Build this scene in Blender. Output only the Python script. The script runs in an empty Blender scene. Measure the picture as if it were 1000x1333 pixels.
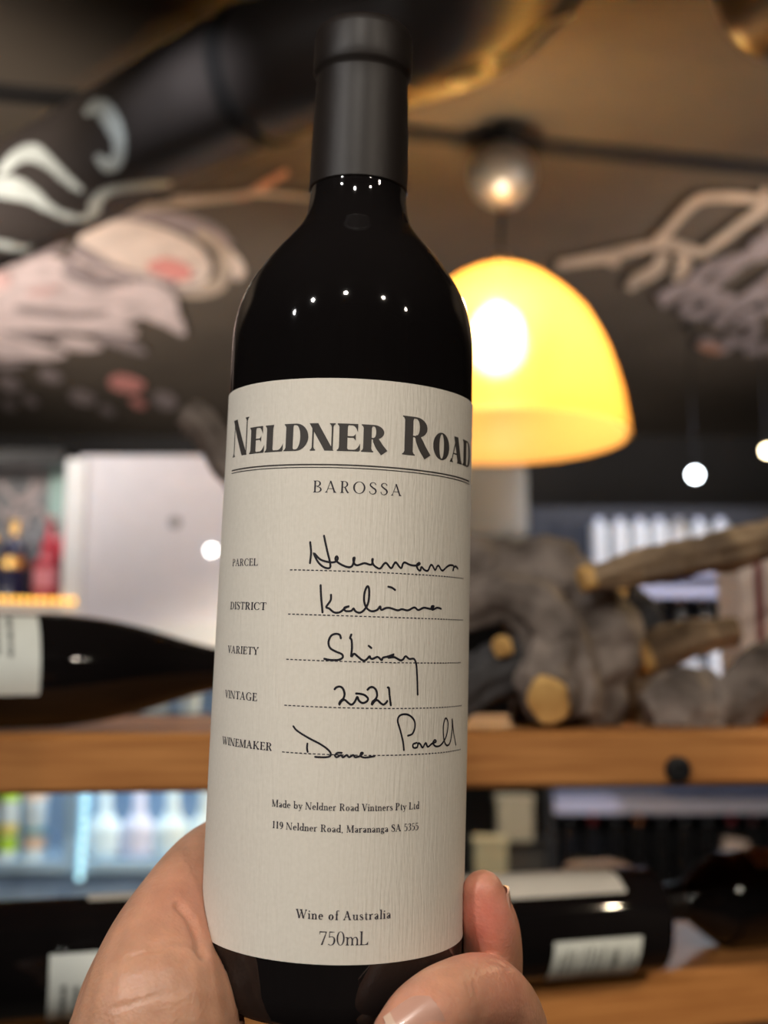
import bpy, bmesh, math, random
from mathutils import Vector, Matrix, noise
random.seed(7)
PI = math.pi
R_ = math.radians
S = bpy.context.scene
COL = S.collection

# ------------------------------------------------------------------ camera
F = 1500.0                      # focal length in pixels of the 1000 x 1333 frame
PITCH = R_(8.5)
CAM = Vector((0, 0, 1.5))
FWD = Vector((0, math.cos(PITCH), math.sin(PITCH)))
UP = Vector((0, -math.sin(PITCH), math.cos(PITCH)))
RT = Vector((1, 0, 0))
cd = bpy.data.cameras.new('camera')
co = bpy.data.objects.new('camera', cd)
COL.objects.link(co)
co.location = CAM
co.rotation_euler = (PI / 2 + PITCH, 0, 0)
cd.sensor_fit = 'VERTICAL'
cd.sensor_height = 36.0
cd.lens = F / 1333 * 36
cd.clip_start = .01
cd.dof.use_dof = True
cd.dof.focus_distance = .322
cd.dof.aperture_fstop = cd.lens / 4.9
S.camera = co

# ------------------------------------------------------------------ world, exposure
wd = bpy.data.worlds.new('room_air')
S.world = wd
wd.use_nodes = True
bg = wd.node_tree.nodes['Background']
bg.inputs[0].default_value = (1.0, .93, .86, 1)
bg.inputs[1].default_value = .10
S.view_settings.view_transform = 'Standard'
S.view_settings.look = 'None'
S.view_settings.gamma = 1
S.view_settings.use_curve_mapping = False
S.view_settings.exposure = 0

# ------------------------------------------------------------------ room spots (fixtures are built further down), added spots without fixtures
SPOTS = [(-1.55, -.75), (-.85, -.75), (-.12, -.75), (.65, -.75), (1.4, -.75)]   # ceiling spots behind the camera
CEIL = 2.5
SPOT_W = [36, 40, 30, 24, 16]
SPOT_C = [(.97, .95, .95), (1, .95, .9), (1, .92, .82), (1, .88, .74), (1, .86, .70)]


def add_light(kind, name, loc, power, color, target=None, size=.05, angle=60, blend=.6):
    ld = bpy.data.lights.new(name, kind)
    ld.energy = power
    ld.color = color
    if kind == 'SPOT':
        ld.spot_size = R_(angle)
        ld.spot_blend = blend
        ld.shadow_soft_size = size
    elif kind == 'POINT':
        ld.shadow_soft_size = size
    elif kind == 'AREA':
        ld.size = size
    o = bpy.data.objects.new(name, ld)
    COL.objects.link(o)
    o.location = loc
    if target is not None:
        o.rotation_euler = (Vector(target) - Vector(loc)).to_track_quat('-Z', 'Y').to_euler()
    return o


for (sx, sy), pw, pc in zip(SPOTS, SPOT_W, SPOT_C):
    add_light('SPOT', 'ceiling_spot_beam', (sx, sy, CEIL - .13), pw, pc, (sx * .15, .6, 1.45), .03, 70)


# unseen fill spots, added at both sides to brighten the painted ceiling
add_light('SPOT', 'ceiling_fill', (-1.5, .75, 1.75), 175, (1, .90, .80), (-1.05, 2.3, 2.55), .10, 66, .7)
add_light('SPOT', 'ceiling_fill', (1.5, .75, 1.75), 90, (1, .90, .80), (1.05, 2.6, 2.55), .10, 76, .8)
add_light('SPOT', 'ceiling_fill', (-1.5, 2.25, 1.72), 95, (1, .88, .80), (-.72, 2.95, 2.5), .08, 84, .8)
add_light('SPOT', 'ceiling_fill', (1.55, 2.1, 1.72), 55, (1, .88, .80), (.85, 2.8, 2.5), .08, 80, .8)
add_light('SPOT', 'shelf_accent', (1.2, .15, 2.3), 42, (1, .80, .55), (.27, .885, 1.29), .02, 13, .6)
# warm ceiling spot that rakes over the driftwood from the right
add_light('SPOT', 'shelf_accent', (1.25, 1.5, 2.4), 38, (1, .74, .42), (.25, .9, 1.5), .03, 30, .5)

# ------------------------------------------------------------------ helpers
def C(v):                       # camera axes -> world
    return CAM + RT * v[0] + UP * v[1] + FWD * v[2]


def ray(x, y):
    return RT * ((x - 500) / F) + UP * ((666.5 - y) / F) + FWD


def W(x, y, Y):                 # point of the photograph's line of sight at world distance Y
    d = ray(x, y)
    return CAM + d * (Y / d.y)


def D(x, y, Z):                 # at depth Z along the optical axis
    return CAM + ray(x, y) * Z


def onz(x, y, z):               # on a horizontal plane
    d = ray(x, y)
    return CAM + d * ((z - CAM.z) / d.z)


class MB:
    def __init__(s):
        s.v = []
        s.f = []
        s.m = []

    def add(s, vs, fs, mi=0):
        b = len(s.v)
        s.v += [tuple(v) for v in vs]
        for f in fs:
            s.f.append(tuple(i + b for i in f))
            s.m.append(mi)
        return s

    def box(s, lo, hi, mi=0, M=None):
        x0, y0, z0 = lo
        x1, y1, z1 = hi
        vs = [Vector(p) for p in ((x0, y0, z0), (x1, y0, z0), (x1, y1, z0), (x0, y1, z0), (x0, y0, z1), (x1, y0, z1), (x1, y1, z1), (x0, y1, z1))]
        if M:
            vs = [M @ v for v in vs]
        return s.add(vs, [(0, 3, 2, 1), (4, 5, 6, 7), (0, 1, 5, 4), (1, 2, 6, 5), (2, 3, 7, 6), (3, 0, 4, 7)], mi)

    def lathe(s, prof, seg=32, M=None, mi=0, cap=True, a0=0, a1=2 * PI):
        full = abs(a1 - a0 - 2 * PI) < 1e-6
        n = seg if full else seg + 1
        vs = []
        for r, z in prof:
            for k in range(n):
                a = a0 + (a1 - a0) * k / seg
                p = Vector((r * math.sin(a), -r * math.cos(a), z))
                vs.append(M @ p if M else p)
        fs = []
        for j in range(len(prof) - 1):
            for k in range(seg):
                k2 = (k + 1) % n
                fs.append((j * n + k, j * n + k2, (j + 1) * n + k2, (j + 1) * n + k))
        if cap and full:
            if prof[0][0] > 1e-5:
                fs.append(tuple(range(n))[::-1])
            if prof[-1][0] > 1e-5:
                b = (len(prof) - 1) * n
                fs.append(tuple(b + k for k in range(n)))
        return s.add(vs, fs, mi)

    def tube(s, path, radii, seg=16, mi=0, rough=0, fscale=20, flat=1.0, seed=0, sub=1):
        P = [Vector(p) for p in path]
        if sub > 1:
            P, radii = spline(P, radii, sub)
        n = len(P)
        tang = []
        for i in range(n):
            t = P[min(i + 1, n - 1)] - P[max(i - 1, 0)]
            tang.append(t.normalized())
        ref = Vector((0, 0, 1)) if abs(tang[0].z) < .9 else Vector((1, 0, 0))
        nr = (ref - tang[0] * ref.dot(tang[0])).normalized()
        vs = []
        for i in range(n):
            nr = (nr - tang[i] * nr.dot(tang[i])).normalized()
            bi = tang[i].cross(nr)
            for k in range(seg):
                a = 2 * PI * k / seg
                d = nr * math.cos(a) * flat + bi * math.sin(a)
                r = radii[i]
                if rough:
                    q = (P[i] + d * r) * fscale + Vector((seed * 7.3, seed * 3.1, 0))
                    # ridges that run along the grain
                    g = noise.noise(Vector((math.cos(a) * 2.2 + seed, math.sin(a) * 2.2, i * .05)))
                    r *= 1 + rough * (noise.fractal(q, .9, 2.1, 4) + .7 * g)
                vs.append(P[i] + d * r)
        fs = []
        for i in range(n - 1):
            for k in range(seg):
                k2 = (k + 1) % seg
                fs.append((i * seg + k, i * seg + k2, (i + 1) * seg + k2, (i + 1) * seg + k))
        fs.append(tuple(range(seg))[::-1])
        fs.append(tuple((n - 1) * seg + k for k in range(seg)))
        return s.add(vs, fs, mi)

    def build(s, name, mats, parent=None, smooth=True, M=None, angle=40):
        me = bpy.data.meshes.new(name)
        me.from_pydata(s.v, [], s.f)
        for m in (mats if isinstance(mats, (list, tuple)) else [mats]):
            me.materials.append(m)
        me.polygons.foreach_set('material_index', s.m)
        bm = bmesh.new()
        bm.from_mesh(me)
        bmesh.ops.recalc_face_normals(bm, faces=bm.faces)
        if smooth:
            for f in bm.faces:
                f.smooth = True
            for e in bm.edges:
                if len(e.link_faces) == 2 and e.calc_face_angle(0) > R_(angle):
                    e.smooth = False
        bm.to_mesh(me)
        bm.free()
        o = bpy.data.objects.new(name, me)
        COL.objects.link(o)
        if M is not None:
            o.matrix_world = M
        if parent is not None:
            o.parent = parent
        return o


def spline(P, radii, sub):
    n = len(P)
    out, rr = [], []

    def cr(a, b, c, d, t):
        return .5 * ((2 * b) + (c - a) * t + (2 * a - 5 * b + 4 * c - d) * t * t + (3 * b - a - 3 * c + d) * t ** 3)
    for i in range(n - 1):
        a, b, c, d = P[max(i - 1, 0)], P[i], P[i + 1], P[min(i + 2, n - 1)]
        ra, rb, rc, rd = radii[max(i - 1, 0)], radii[i], radii[i + 1], radii[min(i + 2, n - 1)]
        for k in range(sub):
            t = k / sub
            out.append(cr(a, b, c, d, t))
            rr.append(max(1e-5, cr(ra, rb, rc, rd, t)))
    out.append(P[-1])
    rr.append(radii[-1])
    return out, rr


def smooth_profile(pts, sub=6):
    P = [Vector((r, z, 0)) for r, z in pts]
    o, _ = spline(P, [1] * len(P), sub)
    return [(max(0, p.x), p.y) for p in o]


def tag(o, label=None, cat=None, group=None, kind=None):
    if label:
        o['label'] = label
    if cat:
        o['category'] = cat
    if group:
        o['group'] = group
    if kind:
        o['kind'] = kind
    return o


def thing(name, label, cat, M=None, group=None):
    o = bpy.data.objects.new(name, None)
    COL.objects.link(o)
    o.empty_display_size = .05
    if M is not None:
        o.matrix_world = M if isinstance(M, Matrix) else Matrix.Translation(M)
    return tag(o, label, cat, group)


def frame(origin, z, front):
    """matrix with local z along z and local -y towards front"""
    z = Vector(z).normalized()
    y = -(Vector(front) - z * Vector(front).dot(z)).normalized()
    x = y.cross(z)
    M = Matrix((x, y, z)).transposed().to_4x4()
    M.translation = Vector(origin)
    return M


# ------------------------------------------------------------------ materials
def mat(name, col, rough=.5, metal=0, spec=.5, var=.15, vscale=30, bump=0, bscale=80, stretch=(1, 1, 1), col2=None, sss=0,
        emit=None, estr=0, coat=0, alpha=None, trans=0, ior=1.45, detail=6):
    m = bpy.data.materials.new(name)
    m.use_nodes = True
    nt = m.node_tree
    b = nt.nodes['Principled BSDF']
    tc = nt.nodes.new('ShaderNodeTexCoord')
    mp = nt.nodes.new('ShaderNodeMapping')
    mp.inputs['Scale'].default_value = stretch
    nt.links.new(tc.outputs['Object'], mp.inputs['Vector'])
    nz = nt.nodes.new('ShaderNodeTexNoise')
    nz.inputs['Scale'].default_value = vscale
    nz.inputs['Detail'].default_value = detail
    nt.links.new(mp.outputs['Vector'], nz.inputs['Vector'])
    rp = nt.nodes.new('ShaderNodeValToRGB')
    c2 = col2 if col2 else tuple(c * (1 - var) for c in col)
    c1 = col if col2 else tuple(min(1, c * (1 + var)) for c in col)
    rp.color_ramp.elements[0].color = (*c2, 1)
    rp.color_ramp.elements[1].color = (*c1, 1)
    rp.color_ramp.elements[0].position = .3
    rp.color_ramp.elements[1].position = .7
    nt.links.new(nz.outputs[0], rp.inputs[0])
    nt.links.new(rp.outputs[0], b.inputs['Base Color'])
    b.inputs['Roughness'].default_value = rough
    b.inputs['Metallic'].default_value = metal
    b.inputs['Specular IOR Level'].default_value = spec
    b.inputs['IOR'].default_value = ior
    b.inputs['Coat Weight'].default_value = coat
    b.inputs['Transmission Weight'].default_value = trans
    if sss:
        b.inputs['Subsurface Weight'].default_value = sss
        b.inputs['Subsurface Radius'].default_value = (.006, .0025, .0012)
        b.inputs['Subsurface Scale'].default_value = 1
    if emit:
        b.inputs['Emission Color'].default_value = (*emit, 1)
        b.inputs['Emission Strength'].default_value = estr
    if bump:
        n2 = nt.nodes.new('ShaderNodeTexNoise')
        n2.inputs['Scale'].default_value = bscale
        n2.inputs['Detail'].default_value = 5
        nt.links.new(mp.outputs['Vector'], n2.inputs['Vector'])
        bp = nt.nodes.new('ShaderNodeBump')
        bp.inputs['Strength'].default_value = bump
        bp.inputs['Distance'].default_value = .002
        nt.links.new(n2.outputs[0], bp.inputs['Height'])
        nt.links.new(bp.outputs[0], b.inputs['Normal'])
    return m


MT = {}
MT['black_glass'] = mat('black_glass', (.006, .005, .005), .04, spec=.55, var=.3, vscale=8)
MT['capsule'] = mat('capsule_foil', (.013, .0095, .008), .46, spec=.32, var=.12, vscale=60, bump=.03, bscale=300)
MT['ink'] = mat('ink', (.030, .026, .034), .6, spec=.3, var=.2)
MT['title_ink'] = mat('title_ink', (.050, .045, .042), .6, spec=.3, var=.2)
MT['pen'] = mat('pen_ink', (.010, .009, .014), .45, spec=.4, var=.2)
MT['wood'] = mat('pine_wood', (.45, .20, .062), .45, var=.2, vscale=9, stretch=(1.2, 9, 26), col2=(.28, .108, .030), bump=.05, bscale=12, spec=.25)
MT['ceiling'] = mat('ceiling_paint', (.085, .066, .048), .8, var=.15, vscale=3)
MT['dark_wall'] = mat('black_wall_paint', (.022, .021, .022), .7, var=.3, vscale=2)
MT['floor'] = mat('floor_concrete', (.07, .065, .06), .5, var=.2, vscale=4)
MT['duct'] = mat('duct_paint', (.052, .042, .038), .45, spec=.5, var=.2, vscale=6)
MT['seam'] = mat('seam_dark', (.012, .010, .009), .7)
MT['chalk_white'] = mat('white_paint', (.62, .66, .62), .8, var=.15, vscale=25)
MT['chalk_pink'] = mat('pale_pink_paint', (0.620, 0.512, 0.488), .85, var=.25, vscale=14)
MT['chalk_grey'] = mat('mauve_grey_paint', (0.300, 0.247, 0.240), .85, var=.25, vscale=14)
MT['chalk_cream'] = mat('cream_paint', (0.713, 0.589, 0.496), .85, var=.15, vscale=14)
MT['chalk_red'] = mat('coral_paint', (0.696, 0.288, 0.252), .85, var=.15, vscale=14)
MT['chalk_rose'] = mat('rose_paint', (.60, .40, .37), .85, var=.15, vscale=14)
MT['chalk_orange'] = mat('rust_paint', (0.510, 0.255, 0.165), .85, var=.2, vscale=14)
MT['chalk_tan'] = mat('tan_paint', (0.450, 0.360, 0.277), .85, var=.2, vscale=14)
MT['driftwood'] = mat('driftwood_bark', (.24, .195, .165), .85, vscale=30, col2=(.05, .037, .030), bump=.9, bscale=60)
MT['pole_wood'] = mat('weathered_pole', (.34, .235, .14), .7, vscale=30, col2=(.12, .08, .05), bump=.5, bscale=60)
MT['dark_drift'] = mat('dark_driftwood', (.05, .048, .05), .8, vscale=26, col2=(.022, .02, .02), bump=.4, bscale=45)
MT['sawn'] = mat('sawn_wood', (.62, .38, .13), .6, vscale=40, col2=(.40, .21, .06), bump=.2)
MT['white_panel'] = mat('white_panel', (.70, .69, .74), .3, var=.03)
MT['white_edge'] = mat('white_edge', (.78, .79, .80), .4, var=.04)
MT['grey_box'] = mat('grey_casing', (.23, .22, .19), .5, var=.05)
MT['shelf_back'] = mat('blue_grey_back', (.055, .057, .068), .7)
MT['black_metal'] = mat('black_metal', (.012, .012, .013), .4, metal=.3)
MT['chrome'] = mat('grey_chrome', (.30, .29, .30), .42, metal=.7, var=.1)
MT['label_white'] = mat('white_label', (.66, .69, .64), .6, var=.04)
MT['label_cream'] = mat('cream_label', (.62, .57, .48), .6, var=.04)
MT['print_grey'] = mat('grey_print', (.16, .17, .16), .7)
MT['print_black'] = mat('black_print', (.03, .03, .03), .7)


def emat(name, col, s):
    m = mat(name, col, .5, emit=col, estr=s)
    return m


MT['lamp_white'] = emat('spot_lens', (1, .93, .82), 60)
MT['led_white'] = emat('cool_spot_lens', (.85, .94, 1), 30)
MT['led_warm'] = emat('warm_spot_lens', (1, .8, .5), 20)
MT['led_yellow'] = emat('yellow_led', (1, .52, .08), 2.6)
MT['led_blue'] = emat('pale_blue_led', (.42, .80, .95), 1.5)

# ------------------------------------------------------------------ the room
MB().box((-2.8, -1.75, -.08), (2.8, 4.75, 0)).build('floor', MT['floor'], smooth=False)['kind'] = 'structure'
MB().box((-2.8, -1.75, CEIL), (2.8, 4.75, CEIL + .1)).build('ceiling', MT['ceiling'], smooth=False)['kind'] = 'structure'
MT['shop_wall'] = mat('shop_wall', (.20, .185, .17), .7, var=.5, vscale=1.3, col2=(.07, .06, .055))
MB().box((-2.8, -1.75, 0), (2.8, -1.6, CEIL)).build('wall_front', MT['shop_wall'], smooth=False)['kind'] = 'structure'
MB().box((-2.8, 4.6, 0), (2.8, 4.75, CEIL)).build('wall_back', MT['dark_wall'], smooth=False)['kind'] = 'structure'
MB().box((-2.8, -1.6, 0), (-2.65, 4.6, CEIL)).build('wall_left', MT['dark_wall'], smooth=False)['kind'] = 'structure'
MB().box((2.65, -1.6, 0), (2.8, 4.6, CEIL)).build('wall_right', MT['dark_wall'], smooth=False)['kind'] = 'structure'
# dark joint strip across the ceiling
a, b = onz(-40, 112, CEIL), onz(1040, 220, CEIL)
dv = (b - a).normalized()
nv = Vector((-dv.y, dv.x, 0)) * .022
mb = MB()
for sgn in (1,):
    p = [a - nv, b - nv, b + nv, a + nv]
    lo = [Vector((q.x, q.y, CEIL - .012)) for q in p]
    hi = [Vector((q.x, q.y, CEIL)) for q in p]
    mb.add(lo + hi, [(0, 1, 2, 3), (7, 6, 5, 4), (0, 4, 5, 1), (1, 5, 6, 2), (2, 6, 7, 3), (3, 7, 4, 0)])
mb.build('trim_1', MT['seam'], smooth=False)['kind'] = 'structure'

# ------------------------------------------------------------------ the held wine bottle
TILT = math.tan(R_(5.5))
Z0 = .357


def axpt(x, y):
    z = Z0 / (1 - TILT * (666.5 - y) / F)
    return D(x, y, z)


TOP, BOT = axpt(475, 20), axpt(431.5, 1250)
AX = (TOP - BOT).normalized()
ORG = BOT - AX * .0085
BM = frame(ORG, AX, CAM - ORG)
BMI = BM.inverted()
prof_body = [(.0, .006), (.02, .004), (.031, .0005), (.0345, 0), (.0370, .0015), (.0384, .0055), (.0388, .012), (.0388, .035), (.0386, .08), (.0382, .12),
             (.0378, .16), (.0377, .186), (.0373, .198), (.0357, .206), (.0330, .2125), (.0292, .2185), (.0250, .2240), (.0208, .2290), (.0178, .2330), (.0162, .2370), (.0154, .2415),
             (.0152, .2450), (.0148, .2460), (.0144, .2750), (.0144, .29)]
PROF = prof_body[:4] + smooth_profile(prof_body[4:-2], 5) + prof_body[-2:]


def Rz(z):
    for (r0, z0), (r1, z1) in zip(PROF[4:], PROF[5:]):
        if z0 <= z <= z1 and z1 > z0:
            return r0 + (r1 - r0) * (z - z0) / (z1 - z0)
    return PROF[-1][0]


def uv(px, py):
    """photo pixel on the bottle's body -> (angle, height)"""
    o = BMI @ CAM
    d = (BMI.to_3x3() @ ray(px, py)).normalized()
    R = .0384
    for _ in range(4):
        A = d.x ** 2 + d.y ** 2
        B = o.x * d.x + o.y * d.y
        Cc = o.x ** 2 + o.y ** 2 - R * R
        dis = B * B - A * Cc
        if dis < 0:
            dis = 0
        t = (-B - math.sqrt(dis)) / A
        p = o + d * t
        R = Rz(max(.02, min(.18, p.z))) + .0003
    return math.atan2(p.x, -p.y), p.z


bottle = thing('wine_bottle', 'upright dark red wine bottle with a handwritten cream label held in the hand', 'wine bottle', BM)
MB().lathe(PROF, 96).build('glass', MT['black_glass'], bottle)
cap = [(.01535, .2448), (.0157, .2452), (.01555, .250), (.0153, .262), (.0149, .276), (.0147, .2812), (.01485, .2822), (.0154, .2830), (.0158, .2842), (.0159, .287), (.0158, .2945), (.0154, .2968), (.0142, .2980), (.012, .2984), (0, .2984)]
MB().lathe(cap, 64, cap=False).build('capsule', MT['capsule'], bottle)['label'] = 'matte black capsule over the bottle neck'

# ---- label paper
LZ0, LZ1 = .0183, .1770
paper = bpy.data.materials.new('label_paper')
paper.use_nodes = True
nt = paper.node_tree
pb = nt.nodes['Principled BSDF']
tc = nt.nodes.new('ShaderNodeTexCoord')
uvn = nt.nodes.new('ShaderNodeUVMap')
nz = nt.nodes.new('ShaderNodeTexNoise')
nz.inputs['Scale'].default_value = 900
rp = nt.nodes.new('ShaderNodeValToRGB')
rp.color_ramp.elements[0].color = (.61, .57, .495, 1)
rp.color_ramp.elements[1].color = (.69, .65, .575, 1)
nt.links.new(tc.outputs['Object'], nz.inputs['Vector'])
nt.links.new(nz.outputs[0], rp.inputs[0])
nt.links.new(rp.outputs[0], pb.inputs['Base Color'])
pb.inputs['Roughness'].default_value = .75
pb.inputs['Specular IOR Level'].default_value = .25
# laid lines: UV is in metres along the arc and up the label
mp1 = nt.nodes.new('ShaderNodeMapping')
mp1.inputs['Scale'].default_value = (1150, 120, 1)
wv = nt.nodes.new('ShaderNodeTexNoise')
wv.inputs['Scale'].default_value = 1
wv.inputs['Detail'].default_value = 2
mp2 = nt.nodes.new('ShaderNodeMapping')
mp2.inputs['Scale'].default_value = (6, 75, 1)
wv2 = nt.nodes.new('ShaderNodeTexNoise')
wv2.inputs['Scale'].default_value = 1
wv2.inputs['Detail'].default_value = 3
ad = nt.nodes.new('ShaderNodeMath')
ad.operation = 'MULTIPLY_ADD'
ad.inputs[1].default_value = .9
bp = nt.nodes.new('ShaderNodeBump')
bp.inputs['Strength'].default_value = .55
bp.inputs['Distance'].default_value = .00035
nt.links.new(uvn.outputs[0], mp1.inputs[0])
nt.links.new(uvn.outputs[0], mp2.inputs[0])
nt.links.new(mp1.outputs[0], wv.inputs['Vector'])
nt.links.new(mp2.outputs[0], wv2.inputs['Vector'])
nt.links.new(wv2.outputs[0], ad.inputs[0])
nt.links.new(wv.outputs[0], ad.inputs[2])
nt.links.new(ad.outputs[0], bp.inputs['Height'])
nt.links.new(bp.outputs[0], pb.inputs['Normal'])

LM = MB()
TH0, TH1 = R_(-88), R_(97)
nu, nvv = 120, 40
vs = []
for j in range(nvv + 1):
    z = LZ0 + (LZ1 - LZ0) * j / nvv
    for i in range(nu + 1):
        t = TH0 + (TH1 - TH0) * i / nu
        r = Rz(z) + .00022
        vs.append((r * math.sin(t), -r * math.cos(t), z))
LM.add(vs, [(j * (nu + 1) + i, j * (nu + 1) + i + 1, (j + 1) * (nu + 1) + i + 1, (j + 1) * (nu + 1) + i) for j in range(nvv) for i in range(nu)])
NPAPER = len(LM.f)
# the paper's cut edge
ring = [j * (nu + 1) for j in range(nvv + 1)] + [nvv * (nu + 1) + i for i in range(nu + 1)] + [j * (nu + 1) + nu for j in range(nvv, -1, -1)] + [i for i in range(nu, -1, -1)]
rv = [Vector(vs[i]) for i in ring]
inn = [Vector((p.x * .993, p.y * .993, p.z)) for p in rv]
n = len(rv)
LM.add(rv + inn, [(k, (k + 1) % n, n + (k + 1) % n, n + k) for k in range(n)])


def wrap(th, z, lift=.0003):
    r = Rz(z) + lift
    return (r * math.sin(th), -r * math.cos(th), z)


INK_N = [0]


def ink_strip(L, Rr, mi):
    """two matching rows of (arc metres, height) -> strip on the label"""
    INK_N[0] += 1
    lift = .00026 + .00004 * ((INK_N[0] % 7) / 7)
    n = len(L)
    vs = [wrap(u / .0384, z, lift) for u, z in L] + [wrap(u / .0384, z, lift) for u, z in Rr]
    LM.add(vs, [(i, i + 1, n + i + 1, n + i) for i in range(n - 1)], mi)


def pen(pts, w, mi, sub=4):
    P = [Vector((x, y, 0)) for x, y in pts]
    W_ = w if isinstance(w, list) else [w] * len(P)
    P, W_ = spline(P, W_, sub)
    Lr, Rr = [], []
    for i in range(len(P)):
        t = (P[min(i + 1, len(P) - 1)] - P[max(i - 1, 0)]).normalized()
        nn = Vector((-t.y, t.x, 0)) * W_[i] / 2
        Lr.append(((P[i] + nn).x, (P[i] + nn).y))
        Rr.append(((P[i] - nn).x, (P[i] - nn).y))
    ink_strip(Lr, Rr, mi)
    # round ends
    for q, r in ((P[0], W_[0] / 2), (P[-1], W_[-1] / 2)):
        a = [(q.x + r * math.cos(R_(d)), q.y + r * math.sin(R_(d))) for d in range(0, 181, 30)]
        b = [(q.x + r * math.cos(R_(-d)), q.y + r * math.sin(R_(-d))) for d in range(0, 181, 30)]
        ink_strip(a, b, mi)


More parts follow.
